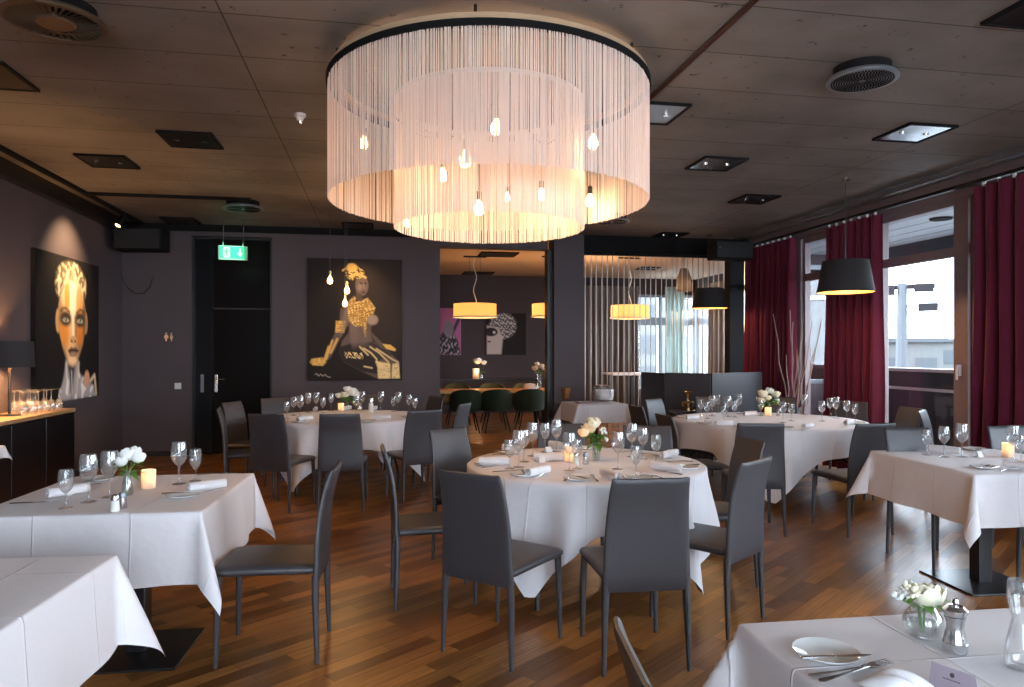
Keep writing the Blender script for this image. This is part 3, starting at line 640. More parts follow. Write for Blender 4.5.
def fringe(R_, z0, z1, n, wd, name):
    mb_ = MB()
    for k in range(n):
        a = (k + rng.uniform(-.35, .35)) * 2 * PI / n; rr = R_ + rng.uniform(-.004, .004); ca, sa = math.cos(a), math.sin(a); hw = wd / 2 * rng.uniform(.7, 1.3); tk = wd * .25
        zb = z1 + rng.uniform(-.004, .004); d = rng.uniform(-.004, .004)
        vs = []
        for z, s_ in ((z0, 0), (zb, d)):
            for (e, q) in ((-hw, -tk), (hw, -tk), (hw, tk), (-hw, tk)):
                vs.append(((rr + q) * ca - (e + s_) * sa, (rr + q) * sa + (e + s_) * ca, z))
        mb_.add(vs, [(0, 1, 5, 4), (1, 2, 6, 5), (2, 3, 7, 6), (3, 0, 4, 7), (4, 5, 6, 7)])
    o = mb_.build(name, M_fringe, r, smooth=False); o['kind'] = 'stuff'; return o
fringe(RO - .002, -.12, ZB, 590, .0064, 'outer_fringe')
fringe(RI, ZT2, ZB2, 520, .0052, 'inner_fringe')
BUL = [(364, 141, 4.6, .8), (496, 125, 4.7, 1), (465, 157, 4.35, 1), (443, 173, 5.0, .9), (479, 206, 4.6, .9), (507, 196, 5.1, .6), (541.5, 193, 5.0, .8), (593, 140, 4.5, .9), (590, 199, 5.35, .9), (407, 222, 5.25, .6)]
def bulb_parts(root, c, s_, ztop, m=M_bulb, sock=M_black):
    b = MB().lathe([(.010 * s_, .045 * s_), (.016 * s_, .03 * s_), (.032 * s_, -.005 * s_), (.036 * s_, -.03 * s_), (.028 * s_, -.055 * s_), (.006 * s_, -.066 * s_)], 14, c, True).build('bulb', m, root)
    MB().lathe([(.014, .04 * s_), (.018, .045 * s_), (.018, .10 * s_), (.006, .11 * s_)], 12, c, True).build('socket', sock, b)
    MB().tube([(c[0], c[1], c[2] + .10 * s_), (c[0], c[1], ztop)], .0035, 5).build('cable', M_black, b)
for i, (x, y, D, s_) in enumerate(BUL):
    c = PD(x, y, D) - Vector((CX, CY, ZC)); bulb_parts(r, c, s_, 0)
    light('bulb_light', 'POINT', PD(x, y, D) - Vector((0, 0, .10)), 4.2 * s_, (1, .60, .32), shadow_soft_size=.05)
def swag(p0, p1, sag, n=16):
    p0, p1 = Vector(p0), Vector(p1); return [p0.lerp(p1, i / n) - Vector((0, 0, sag * 4 * (i / n) * (1 - i / n))) for i in range(n + 1)]
for (a0, a1, q0, q1, sag) in ((2.6, .4, .7, .1, .30), (.5, 5.2, .75, .2, .34), (3.4, 4.6, .85, .15, .42)):
    MB().tube(swag((q0 * math.cos(a0), q0 * math.sin(a0), -.05), (q1 * math.cos(a1), q1 * math.sin(a1), -.05), sag), .004, 5).build('draped_cable', M_black, r)

# ------------------------------------------------------------------ pendant lamps
def drum_pendant(px, ytop, ybot, wpx, ycl, lab, en):
    D = (ZC - H) * F / (HY - ycl); c = PD(px, ybot, D); rb = wpx * D / F / 2; hh = (ybot - ytop) * D / F; rt = rb * .80
    r = empty('pendant_lamp', (c.x, c.y, ZC), 0, lab, 'lamp', 'charcoal drum pendant lamps by the windows'); z = c.z - ZC
    MB().lathe([(rb, z), (rt, z + hh)], 40).build('lamp_shade', M_shade, r)
    MB().lathe([(rt - .008, z + hh - .002), (rb - .008, z + .002)], 40).build('shade_lining', M_shade_in, r)
    MB().lathe([(rt, z + hh - .01), (.03, z + hh - .01)], 40).build('shade_top', M_shade, r)
    MB().tube([(0, 0, z + hh - .02), (0, 0, -.02)], .004, 6).build('cable', M_black, r)
    MB().lathe([(.045, 0), (.045, -.025), (.005, -.03)], 16, cap=True).build('ceiling_rose', M_steel, r)
    MB().ball((0, 0, z + hh * .35), .035, 12, 8).build('bulb', M_bulb, r)
    light('pendant_light', 'POINT', (c.x, c.y, c.z + .04), en, (1, .62, .30), shadow_soft_size=.04)
drum_pendant(845.5, 261, 292.5, 54, 178, 'charcoal drum pendant lamp hanging before the middle burgundy curtain', 14)
drum_pendant(709.5, 288.5, 308.5, 35, 234, 'charcoal drum pendant lamp hanging above the dark partition', 12)
def gold_pendant(px, y0, y1, wpx, D, lab):
    c = PD(px, y1, D); R_ = wpx * D / F / 2; hh = (y1 - y0) * D / F
    r = empty('pendant_lamp', (c.x, c.y, ZC), 0, lab, 'lamp', 'amber veneer pendant lamps in the back room'); z = c.z - ZC
    MB().lathe([(R_, z), (R_, z + hh)], 28).build('lamp_shade', M_goldshade, r)
    MB().lathe([(R_ + .02, z - .012), (R_ + .02, z + .012), (R_ - .01, z + .012), (R_ - .01, z - .012), (R_ + .02, z - .012)], 28).build('shade_rim', M_petal, r)
    mb_ = MB()
    pts = [(.03 * math.sin(k * 1.1), 0, z + hh * .6 + (0 - z - hh * .6) * k / 12) for k in range(13)]; pts[-1] = (0, 0, 0)
    mb_.tube(pts, .008, 6).build('cable', M_plastic, r)
    for a in (-.25, .25): MB().tube([(a * R_, 0, z + hh), (a * R_, 0, 0)], .003, 4).build('wire', M_black, r)
    MB().box((-.22, -.015, -.03), (.22, .015, 0)).build('ceiling_mount', M_black, r, smooth=False)
    MB().ball((0, 0, z + hh * .5), .05, 10, 6).build('bulb', M_bulb, r)
    light('pendant_light', 'POINT', (c.x, c.y, c.z + hh * .5), 17, (1, .50, .18), shadow_soft_size=.08)
gold_pendant(475, 304, 317, 43, 13.8, 'amber veneer pendant lamp seen whole in the opening')
gold_pendant(553, 304, 316.5, 42, 13.8, 'amber veneer pendant lamp half hidden behind the pillar')
gold_pendant(630, 305.5, 318, 38, 14.0, 'amber veneer pendant lamp seen behind the hanging rods')
# bare bulbs before the painting
for (x, y, D, lab) in ((330, 279, 8.4, 'single bare filament bulb, leftmost before the gold figure painting'), (347, 289, 8.5, 'bare filament bulb, middle one before the gold figure painting'), (345, 302, 8.8, 'lowest bare filament bulb before the gold figure painting')):
    c = PD(x, y, D); r = empty('hanging_bulb', (c.x, c.y, ZC), 0, lab, 'lamp', 'bare bulbs above the rear left table')
    bulb_parts(r, (0, 0, c.z - ZC), .9, 0, M_bulbs, M_brass)
    light('bulb_light', 'POINT', (c.x, c.y - .05, c.z - .1), 5, (1, .55, .22), shadow_soft_size=.04)
# small smoked hanging lamp in back room
c = PD(684, 291, 13.5); r = empty('pendant_lamp', (c.x, c.y, ZC), 0, 'small smoked glass pendant lamp behind the hanging rods', 'lamp')
z = c.z - ZC; MB().lathe([(.14, z), (.13, z + .25), (.07, z + .42)], 20).build('lamp_shade', translucent('smoked_glass', (.20, .17, .14), .4), r); MB().tube([(0, 0, z + .4), (0, 0, 0)], .006, 5).build('cable', M_black, r); MB().ball((0, 0, z + .1), .06, 10, 6).build('bulb', M_bulbs, r)

# ------------------------------------------------------------------ ceiling fittings
def round_diffuser(px, py, R_, lab, slots, drop=.09, rr=.80, m=M_grey_p):
    c = Pz(px, py, ZC - drop); r = empty('ceiling_diffuser', (c.x, c.y, ZC), random.random(), lab, 'air vent', 'round ceiling air diffusers')
    MB().lathe([(.02, 0), (R_ * rr, 0), (R_ * rr, -drop + .03), (.02, -drop + .03)], 40).build('drum', M_blackmatt, r)
    MB().lathe([(R_ * .92, -drop + .03), (R_, -drop + .01), (R_, -drop), (R_ * .90, -drop - .004), (R_ * .90, -drop + .01)], 48).build('rim', m, r)
    if slots == 'radial':
        MB().lathe([(.001, -drop - .008), (R_ * .36, -drop - .008), (R_ * .40, -drop), (R_ * .4, -drop + .02), (.001, -drop + .02)], 30).build('hub', m, r)
        for k in range(36):
            a = k * 2 * PI / 36; da = .045
            mb_ = MB(); c0, c1 = R_ * .38, R_ * .92
            mb_.add([(c0 * math.cos(a - da), c0 * math.sin(a - da), -drop), (c1 * math.cos(a - da), c1 * math.sin(a - da), -drop), (c1 * math.cos(a + da), c1 * math.sin(a + da), -drop + .012), (c0 * math.cos(a + da), c0 * math.sin(a + da), -drop + .012),
                     (c0 * math.cos(a - da), c0 * math.sin(a - da), -drop + .006), (c1 * math.cos(a - da), c1 * math.sin(a - da), -drop + .006), (c1 * math.cos(a + da), c1 * math.sin(a + da), -drop + .018), (c0 * math.cos(a + da), c0 * math.sin(a + da), -drop + .018)],
                    [(0, 1, 2, 3), (7, 6, 5, 4), (0, 4, 5, 1), (1, 5, 6, 2), (2, 6, 7, 3), (3, 7, 4, 0)])
            mb_.build('vane', m, r, smooth=False)
    else:
        MB().lathe([(.001, -drop), (R_ * .90, -drop), (R_ * .90, -drop + .012), (.001, -drop + .012)], 48).build('face_plate', m, r)
        mb_ = MB()
        for q in range(2, 13):
            n_ = q * 5
            for k in range(n_):
                a = k * 2 * PI / n_; x = R_ * .070 * q * math.cos(a + q); y = R_ * .070 * q * math.sin(a + q)
                mb_.box((x - .0055, y - .0035, -drop - .004), (x + .0055, y + .0035, -drop + .001), a + q + PI / 2)
        mb_.build('nozzle_slots', M_blackmatt, r, smooth=False)
    return r
M_bronze = mat('bronze_painted_metal', (.13, .085, .05), .45, .4)
round_diffuser(55, 23, .245, 'round slatted ceiling diffuser at the upper left corner', 'radial', m=M_bronze)
round_diffuser(862, 81, .215, 'round perforated ceiling diffuser above the window side', 'holes')
round_diffuser(243, 209, .24, 'round ceiling diffuser near the dark door', 'holes')
round_diffuser(612, 222, .24, 'round ceiling diffuser just right of the chandelier', 'holes')
M_mir = mat('polished_cover_plate', (.62, .64, .66), .12, 1.0); M_dark = mat('smoked_cover_plate', (.012, .010, .010), .4, spec=.15)
def panel(px, py, m, lab, w_=.44, h_=.46, dots=True, tilt=0):
    c = Pz(px, py, ZC); r = empty('ceiling_spotlight_box', (c.x, c.y, ZC), 0, lab, 'ceiling light', 'square recessed ceiling light boxes')
    f_ = MB(); a, b = w_ / 2, h_ / 2
    f_.box((-a, -b, -.02), (a, -b + .02, 0)).box((-a, b - .02, -.02), (a, b, 0)).box((-a, -b + .02, -.02), (-a + .02, b - .02, 0)).box((a - .02, -b + .02, -.02), (a, b - .02, 0)); f_.build('box_frame', M_blackmatt, r, smooth=False)
    pl = MB().box((-a + .02, -b + .02, -.014), (a - .02, b - .02, -.002)).build('cover_plate', m, r, smooth=False); pl.rotation_euler = (tilt, 0, 0)
    if dots:
        for s_ in (-.11, .11): MB().lathe([(.001, -.024), (.022, -.024), (.022, -.014), (.001, -.014)], 12, (s_, 0, 0), False).build('spot_lens', M_steel if m.name != 'smoked_cover_plate' or dots == 2 else M_black, r)
    return r
panel(108, 160.5, M_dark, 'dark square ceiling light box with two small lamps, lower left', dots=2)
panel(191, 139, M_dark, 'dark square ceiling light box between the round diffuser and the chandelier')
panel(-28, 73, M_dark, 'dark square ceiling light box cut by the left picture edge', .6, .5)
panel(181, 220, M_dark, 'dark square ceiling light box right above the black loudspeaker')
panel(754, 198.5, M_dark, 'dark square ceiling light box with lit spots before the rear window', dots=2)
panel(716, 163, M_mir, 'silvery square ceiling light box right of the chandelier')
panel(914, 132, M_mir, 'brightest square ceiling light box near the windows')
panel(670, 234.5, M_mir, 'small bright ceiling light box above the hanging rods')
panel(652, 112, mat('blue_grey_plate', (.30, .34, .38), .3, .8), 'blue grey square ceiling light box at the chandelier edge')
panel(1052, 6, M_dark, 'dark square ceiling light box in the upper right corner')
panel(358, 225, M_dark, 'dark square ceiling light box below the chandelier fringe')
for (x, y) in ((300, 114),):
    c = Pz(x, y, ZC); r = empty('smoke_detector', (c.x, c.y, ZC), 0, 'small clear smoke detector left of the chandelier', 'detector')
    MB().lathe([(.001, -.06), (.022, -.055), (.03, -.03), (.045, -.02), (.045, 0), (.001, 0)], 20).build('detector_body', M_plastic, r); MB().lathe([(.001, -.075), (.015, -.072), (.02, -.056)], 12).build('detector_tip', M_steel, r)
o = MB().tube([(1.885, -1, ZC - .03), (1.885, 7.5, ZC - .03)], .016, 8).build('ceiling_conduit', mat('dark_bronze_conduit', (.10, .05, .04), .35, .6)); tag(o, 'dark bronze conduit pipe running along the ceiling right of the chandelier', 'pipe')
# track with spots along the left wall and the back
r = empty('light_track', (XL + .28, 8.9, ZC), 0, 'black ceiling light track with spot aimed at the face painting', 'track light')
MB().box((-.02, -2.2, -.04), (.02, 2.05, 0)).build('track', M_blackmatt, r, smooth=False)
def spot(root, y, tx, tz, ty=0):
    s_ = Vector((0, y, -.10)); d = Vector((tx, ty, tz)).normalized()
    c = MB().tube([s_ - d * .06, s_ + d * .07, s_ + d * .11], [.036, .040, .044], 14).build('spot_head', M_blackmatt, root)
    MB().tube([(0, y, -.03), s_], .008, 6).build('swivel', M_black, c); MB().tube([s_ + d * .105, s_ + d * .112], .034, 12).build('spot_lens', M_bulbs, c)
spot(r, 1.25, -.35, -.9, -.45)
light('painting_spot', 'SPOT', (XL + .62, 9.15, ZC - .12), 130, (1, .66, .36), Vector((-.62, .0, -.85)).to_track_quat('-Z', 'Y').to_euler(), spot_size=math.radians(86), spot_blend=1.0, shadow_soft_size=.03)
light('painting_spot', 'SPOT', (-.36, YB - .8, ZC - .1), 40, (1, .68, .40), Vector((0, .62, -1.0)).to_track_quat('-Z', 'Y').to_euler(), spot_size=math.radians(70), spot_blend=.9, shadow_soft_size=.03)
a, b = Pz(86, 192, ZC), Pz(250, 197, ZC)
o = MB().box((a.x, a.y - .02, ZC - .035), (b.x, a.y + .02, ZC)).build('light_track', M_blackmatt, smooth=False); tag(o, 'short black light track crossing the ceiling above the exit sign', 'track')
# loudspeakers
def speaker(c, w_, d_, h_, rz, lab):
    r = empty('loudspeaker', c, rz, lab, 'loudspeaker', 'black wall loudspeakers')
    MB().box((-w_ / 2, -d_ / 2, -h_ / 2), (w_ / 2, d_ / 2, h_ / 2)).build('cabinet', M_blackmatt, r, smooth=False, bevel=.015)
    MB().box((-w_ / 2 + .02, -d_ / 2 - .012, -h_ / 2 + .02), (w_ / 2 - .02, -d_ / 2, h_ / 2 - .02)).build('grille', mat('speaker_mesh', (.02, .02, .022), .9, bump=(300, .5)), r, smooth=False, bevel=.006)
    MB().box((-w_ / 2 + .04, -d_ / 2 - .02, .02), (-w_ / 2 + .07, -d_ / 2 - .012, .035)).build('badge', M_steel, r, smooth=False)
    MB().box((-.04, d_ / 2, -.05), (.04, d_ / 2 + .22, .05)).build('wall_bracket', M_black, r, smooth=False)
    return r
c = PD(142, 240, 9.7); speaker(c, .62, .3, .30, -.12, 'black loudspeaker high in the left corner')
c = PD(730, 251, 10.75); speaker(c, .60, .3, .27, .0, 'black loudspeaker below the beam beside first burgundy curtain')
a = PY(121, 256, YB - .02)
pts = [PY(x, y, YB - .015) for x, y in ((121, 256), (121, 272), (123, 280), (128, 288), (136, 294), (144, 293), (150, 287), (153, 277))]
o = MB().tube(pts, .009, 6).build('speaker_cable', M_black); tag(o, 'black cable looping below the left loudspeaker', 'cable')
# wall spot on left end drawn by the track, done

# ------------------------------------------------------------------ dining chairs
def slab_ring(cx, cy_, cz, hw, ht, ax, nrm, k=16, p=3.2):
    out = []
    for j in range(k):
        a = 2 * PI * j / k; ca, sa = math.cos(a), math.sin(a)
        e = math.copysign(abs(ca) ** (2 / p), ca) * hw; q = math.copysign(abs(sa) ** (2 / 2.4), sa) * ht
        out.append((cx + ax[0] * e + nrm[0] * q, cy_ + ax[1] * e + nrm[1] * q, cz + ax[2] * e + nrm[2] * q))
    return out
def make_chair():
    r = empty('dining_chair')
    # seat, front to back
    R = []
    for y, hw, ht, dz in ((-.235, .19, .012, 0), (-.225, .205, .024, 0), (-.20, .208, .027, 0), (0, .214, .029, .004), (.18, .216, .028, .002), (.225, .214, .025, 0), (.245, .205, .014, -.002)):
        R.append(slab_ring(0, y, .446 + dz, hw, ht, (1, 0, 0), (0, 0, 1), 24, 9))
    MB().rings(R).build('seat', M_leather, r)
    # backrest: an S-shaped upholstered blade, wider at the foot
    prof = [(-.236, .385), (-.240, .40), (-.243, .46), (-.245, .55), (-.250, .64), (-.260, .73), (-.274, .80), (-.291, .862), (-.303, .898), (-.308, .914), (-.311, .922)]
    mb = MB(); N = 13; fr = []; bk = []
    for i, (y, z) in enumerate(prof):
        t = (z - .385) / .537; hw = .212 - .028 * t + .004 * math.sin(PI * t); th = (.014, .017, .0165, .0155, .0145, .0135, .013, .0125, .012, .010, .004)[i]
        j2 = min(i + 1, len(prof) - 1); j1 = max(i - 1, 0); dy, dz = prof[j2][0] - prof[j1][0], prof[j2][1] - prof[j1][1]; L = math.hypot(dy, dz); ny, nz = dz / L, -dy / L
        ring = []
        M_ = 26
        for j in range(M_):
            a = 2 * PI * j / M_; ca, sa = math.cos(a), math.sin(a)
            e = math.copysign(abs(ca) ** (2 / 12), ca) if abs(ca) > 1e-6 else 0; e *= hw; q = math.copysign(abs(sa) ** .6, sa) * th
            e = hw * (1 - abs(2 * (j / M_) * 2 - 1) * 2) if False else e
            s_ = e / hw; dip = -.010 * (1 - s_ * s_) * max(0, t - .5) * 2; wrap = -.014 * (1 - s_ * s_) * t
            if i >= 8: dip -= .004 * (abs(s_) > .96)
            ring.append((e, y + ny * q + wrap, z + nz * q + dip))
        fr.append(ring)
    mb.rings(fr).build('backrest', M_leather, r)
    for sx_ in (-1, 1):
        MB().tube([(sx_ * .190, .212, .43), (sx_ * .194, .216, .30), (sx_ * .200, .222, 0)], [.0185, .017, .0105], 10).build('leg', M_leather, r)
        MB().tube([(sx_ * .192, -.238, .42), (sx_ * .198, -.238, .30), (sx_ * .206, -.248, 0)], [.0185, .017, .0105], 10).build('leg', M_leather, r)
    return r
GCC, GCL, GCR = 'chairs around the centre table', 'chairs around the rear left table', 'chairs around the rear right table'
CH = [
    # x, y, heading degrees (0 = facing +Y, positive to the left), label, group
    (.63, 3.64, -44, 'grey leather chair with its back to us at the front left of the centre table', GCC),
    (1.235, 3.43, -3, 'grey chair with its back square to us at the front right of the centre table', GCC),
    (.33, 4.42, -88, 'grey leather chair seen edge-on at the left of the centre table', GCC),
    (.69, 5.14, -141, 'blue-lit grey chair at the rear left of the centre table', GCC),
    (1.80, 3.80, 36, 'grey chair with lit back edge at the front right side of the centre table', GCC),
    (2.11, 4.42, 88, 'dark-faced grey chair at the right of the centre table, behind the lit one', GCC),
    (1.40, 5.26, 178, 'grey chair at the far side of the centre table, behind the flowers', GCC),
    (1.93, 5.04, 158, 'brown-looking chair at the rear right of the centre table', GCC),
    (-.91, 7.22, -24, 'grey brown chair with back to us, front left of the rear left table', GCL),
    (-.345, 7.14, -4, 'grey chair with its back square to us before the rear left flowers', GCL),
    (.33, 7.38, 20, 'blue grey chair with back to us, front right of the rear left table', GCL),
    (.43, 9.10, 115, 'dark chair at the far right of the rear left table', GCL),
    (.65, 8.05, 62, 'pale blue-lit chair at the right of the rear left table', GCL),
    (-1.31, 7.80, -82, 'grey chair seen edge-on at the left of the rear left table', GCL),
    (-1.38, 8.55, -112, 'grey chair in front of the dark door at the left of the rear left table', GCL),
    (-1.10, 9.02, -145, 'dark chair at the far left of the rear left table', GCL),
    (-.17, 9.62, 178, 'dark chair at the far side of the rear left table under the gold figure painting', GCL),
    (2.86, 6.24, -88, 'brown-looking chair at the near left of the rear right table', GCR),
    (2.98, 7.32, -86, 'slim edge-on lit chair at the left of the rear right table', GCR),
    (3.43, 7.99, -143, 'light blue-lit chair at the far left of the rear right table', GCR),
    (3.09, 5.62, -16, 'black-looking chair with its back to us at the front left of the rear right table', GCR),
    (3.90, 5.46, 2, 'dark grey chair with back to us just left behind the right square table', GCR),
    (5.08, 7.26, 128, 'dark chair at the right of the rear right table against the burgundy curtain', GCR),
    (4.86, 8.08, 156, 'dark chair at the far right of the rear right table below the twigs', GCR),
    (4.12, 8.27, 179, 'blue grey chair at the far side of the rear right table before the dark partition', GCR),
    (-.53, 3.79, 86, 'grey chair at the right of the left square table, facing left', None),
    (-2.25, 3.95, -80, 'grey chair cut by the left picture edge beside the left square table', None),
    (3.90, 4.50, 178, 'blue-lit chair at the far side of the right square table, left of two', 'chairs at the far side of the right square table'),
    (4.80, 4.50, 181, 'blue-lit chair beyond the right square table against the curtain, right of two', 'chairs at the far side of the right square table'),
    (5.10, 6.62, 84, 'dark chair turned to the left in front of the glazed door', 'chairs by the glazed door'),
    (5.40, 5.95, -139, 'chair with a bright edge right behind the dark one at the glazed door', 'chairs by the glazed door'),
    (3.98, 4.05 - .08, 90 - 95, 'dark chair tucked under the near side of the right square table', None),
    (.79, 1.287, -98, 'grey chair cut by the bottom picture edge left of the nearest table', None),
]
CH[31] = (4.10, 3.62, -8, 'dark chair pushed under the near side of the right square table, mostly outside the picture', None)
for x, y, a, lab, g in CH:
    place('chair', make_chair, (x, y, 0), math.radians(a), lab, 'chair', g)

# ------------------------------------------------------------------ cloths
def cloth_mat():
    m = mat('pressed_linen', (.74, .70, .715), .82, sheen=.15); n = m.node_tree; b = n.nodes['Principled BSDF']
    t = n.nodes.new('ShaderNodeTexCoord'); br = n.nodes.new('ShaderNodeTexBrick'); br.offset = 0; br.inputs['Scale'].default_value = 1
    br.inputs['Brick Width'].default_value = .42; br.inputs['Row Height'].default_value = .42; br.inputs['Mortar Size'].default_value = .006; br.inputs['Mortar Smooth'].default_value = 1
    mp = n.nodes.new('ShaderNodeMapping'); mp.inputs['Location'].default_value = (.21, .19, 0); n.links.new(t.outputs['Object'], mp.inputs[0]); n.links.new(mp.outputs[0], br.inputs['Vector'])
    nz = n.nodes.new('ShaderNodeTexNoise'); nz.inputs['Scale'].default_value = 7; nz.inputs['Detail'].default_value = 4; n.links.new(t.outputs['Object'], nz.inputs['Vector'])
    b1 = n.nodes.new('ShaderNodeBump'); b1.inputs['Strength'].default_value = .8; b1.inputs['Distance'].default_value = .004; n.links.new(br.outputs['Fac'], b1.inputs['Height'])
    b2 = n.nodes.new('ShaderNodeBump'); b2.inputs['Strength'].default_value = .35; b2.inputs['Distance'].default_value = .02; n.links.new(nz.outputs['Fac'], b2.inputs['Height'])
    n.links.new(b1.outputs[0], b2.inputs['Normal']); n.links.new(b2.outputs[0], b.inputs['Normal']); return m
M_cloth = cloth_mat()
M_base = mat('black_table_base', (.012, .011, .012), .3)
M_mdf = mat('tabletop_board', (.20, .15, .11), .6)
def square_cloth(a, b, o_, seed, z=.75, flare=.40):
    rr = random.Random(seed); p1, p2, p3 = rr.random() * 6, rr.random() * 6, rr.random() * 6
    def cuts(h):
        e = [i / 12 * o_ for i in range(1, 13)]; inner = [-h + 2 * h * i / 14 for i in range(15)]
        return [-h - q for q in reversed(e)] + [-h - .012, -h - .006] + inner + [h + .006, h + .012] + [h + q for q in e]
    xs, ys = sorted(set(cuts(a / 2))), sorted(set(cuts(b / 2))); rad = .014; P = []
    for v in ys:
        row = []
        for u in xs:
            du, dv = max(abs(u) - a / 2, 0), max(abs(v) - b / 2, 0); bx, by = max(-a / 2, min(a / 2, u)), max(-b / 2, min(b / 2, v)); d = math.hypot(du, dv)
            if d == 0: row.append((u, v, z)); continue
            ox, oy = (du / d) * math.copysign(1, u), (dv / d) * math.copysign(1, v)
            fl = .05
            if du > 0 and dv > 0:
                s2 = 2 * du * dv / (d * d); fl = .05 + flare * s2 ** 1.6
            al = d / rad
            if al < PI / 2: out = rad * math.sin(al); dz = rad * (1 - math.cos(al))
            else:
                L = d - rad * PI / 2; out = rad + L * fl; dz = rad + L * math.sqrt(1 - fl * fl)
            s_ = u if dv > 0 and du == 0 else v
            k = min(1, d / o_)
            out += k * k * (.014 * math.sin(7 * s_ + p1) + .010 * math.sin(15 * s_ + p2)) if not (du > 0 and dv > 0) else k * .010 * math.sin(6 * math.atan2(dv, du) + p3)
            row.append((bx + ox * out, by + oy * out, z - dz))
        P.append(row)
    return MB().grid(P)
def square_table(name, cx, cy_, a, b, o_, rz, lab_t, lab_c, posts, seed, flare=.40):
    t = empty(name, (cx, cy_, 0), rz, lab_t, 'table')
    MB().box((-a / 2 + .004, -b / 2 + .004, .712), (a / 2 - .004, b / 2 - .004, .742)).build('tabletop', M_mdf, t, smooth=False)
    for (px_, py_, hw) in posts:
        MB().box((px_ - hw, py_ - hw, .0), (px_ + hw, py_ + hw, .012)).build('base_plate', M_base, t, smooth=False, bevel=.003)
        MB().box((px_ - .045, py_ - .045, .012), (px_ + .045, py_ + .045, .712)).build('post', M_base, t, smooth=False, bevel=.004)
    c = square_cloth(a, b, o_, seed, flare=flare).build('tablecloth', M_cloth, sharp=180); c.location = (cx, cy_, 0); c.rotation_euler = (0, 0, rz)
    tag(c, lab_c, 'tablecloth'); return t
square_table('dining_table', -1.31, 4.135, 1.02, 1.06, .345, math.radians(-3), 'square pedestal table on a black plate at the left', 'white cloth on the left square table set with candle and flowers', [(.14, -.255, .25)], 1, .28)
square_table('dining_table', 4.09, 4.28, .98, 1.05, .33, math.radians(-5), 'square pedestal table on a black plate at the right', 'white cloth on the right square table set with a candle', [(-.24, -.26, .25)], 2)
square_table('dining_table', -1.44, 2.47, .90, .86, .34, math.radians(-4), 'bare-topped table in the lower left corner', 'plain white cloth of the empty table in the lower left corner', [(0, 0, .24)], 3, .32)
square_table('dining_table', 1.56, 1.30, 1.20, 1.02, .32, math.radians(-2), 'nearest table in the lower right corner', 'white cloth on the nearest table in the lower right corner', [(.1, 0, .24)], 4)
square_table('dining_table', 3.05, 10.05, .74, .68, .27, math.radians(4), 'small side table in front of the chain screen', 'white cloth on the small side table in front of the chain screen', [(0, 0, .2)], 5)
c_ = PX(0, 445, -3.0)


def round_cloth(r0, a, rot, seed, nf=13, z=.75, zmin=.06, amp=.06, warp=None):
    rr = random.Random(seed); ph = rr.random() * 6; N = 180; P = []
    for i in range(30):
        row = []
        for j in range(N + 1):
            th = 2 * PI * j / N; tl = th - rot
            if warp: dw = (th - warp[0] + PI) % (2 * PI) - PI; tl += warp[1] * math.exp(-(dw / .6) ** 2)
            Rr = min(a / max(abs(math.cos(tl)), abs(math.sin(tl))), a * 1.36)
            if i <= 8: q = r0 * i / 8; row.append((q * math.cos(th), q * math.sin(th), z)); continue
            s_ = (Rr - r0) * (i - 8) / 21; rad = .014; al = s_ / rad
            cor = (Rr - a) / (a * .36)
            if al < PI / 2: out = rad * math.sin(al); dz = rad * (1 - math.cos(al))
            else:
                L = s_ - rad * PI / 2; k = min(1, L / .35); fold = math.sin(nf * th + ph + .8 * math.sin(2 * th + ph)) + .4 * math.sin(nf * 1.7 * th)
                fl = .07 + .05 * cor
                out = rad + L * fl + amp * k * fold; dz = rad + L * .955
            zz = max(z - dz, zmin); row.append(((r0 + out) * math.cos(th), (r0 + out) * math.sin(th), zz))
        P.append(row)
    return MB().grid(P)
def round_table(cx, cy_, r0, a, rot, lab_t, lab_c, seed, legrot, **k):
    t = empty('round_dining_table', (cx, cy_, 0), legrot, lab_t, 'table', None)
    MB().lathe([(.001, .712), (r0 - .008, .712), (r0 - .004, .727), (r0 - .008, .742), (.001, .742)], 64).build('tabletop', M_mdf, t)
    for sx_ in (-1, 1):
        for sy in (-1, 1):
            MB().tube([(sx_ * .50 * r0 * .9, sy * .30 * r0, .70), (sx_ * .52 * r0, sy * .36 * r0, .52), (sx_ * .58 * r0, sy * .70 * r0, .24), (sx_ * .59 * r0, sy * .76 * r0, .16), (sx_ * .59 * r0, sy * .77 * r0, 0)], .014, 8).build('leg', M_black, t)
        MB().tube([(sx_ * .55 * r0, -.55 * r0, .36), (sx_ * .55 * r0, .55 * r0, .36)], .010, 8).build('crossbar', M_black, t)
    c = round_cloth(r0, a, rot, seed, **k).build('tablecloth', M_cloth, sharp=180); c.location = (cx, cy_, 0); tag(c, lab_c, 'tablecloth')
    return t
RT = {'c': (1.355, 4.67, .78), 'l': (-.40, 8.50, .90), 'r': (4.14, 7.20, 1.0)}
round_table(1.355, 4.67, .78, 1.08, math.radians(-128 + 45), 'round folding table in the centre with black bent legs', 'white draped cloth of the centre table', 11, 0, warp=(math.radians(-58), math.radians(20)))
round_table(-.40, 8.50, .90, 1.20, math.radians(-100 + 25), 'round folding table at the rear left with black bent legs', 'white draped cloth of the rear left table', 12, .1)
round_table(4.14, 7.20, 1.0, 1.27, math.radians(-118 + 45), 'round folding table at the rear right with black bent legs', 'white draped cloth of the rear right table', 13, .1)

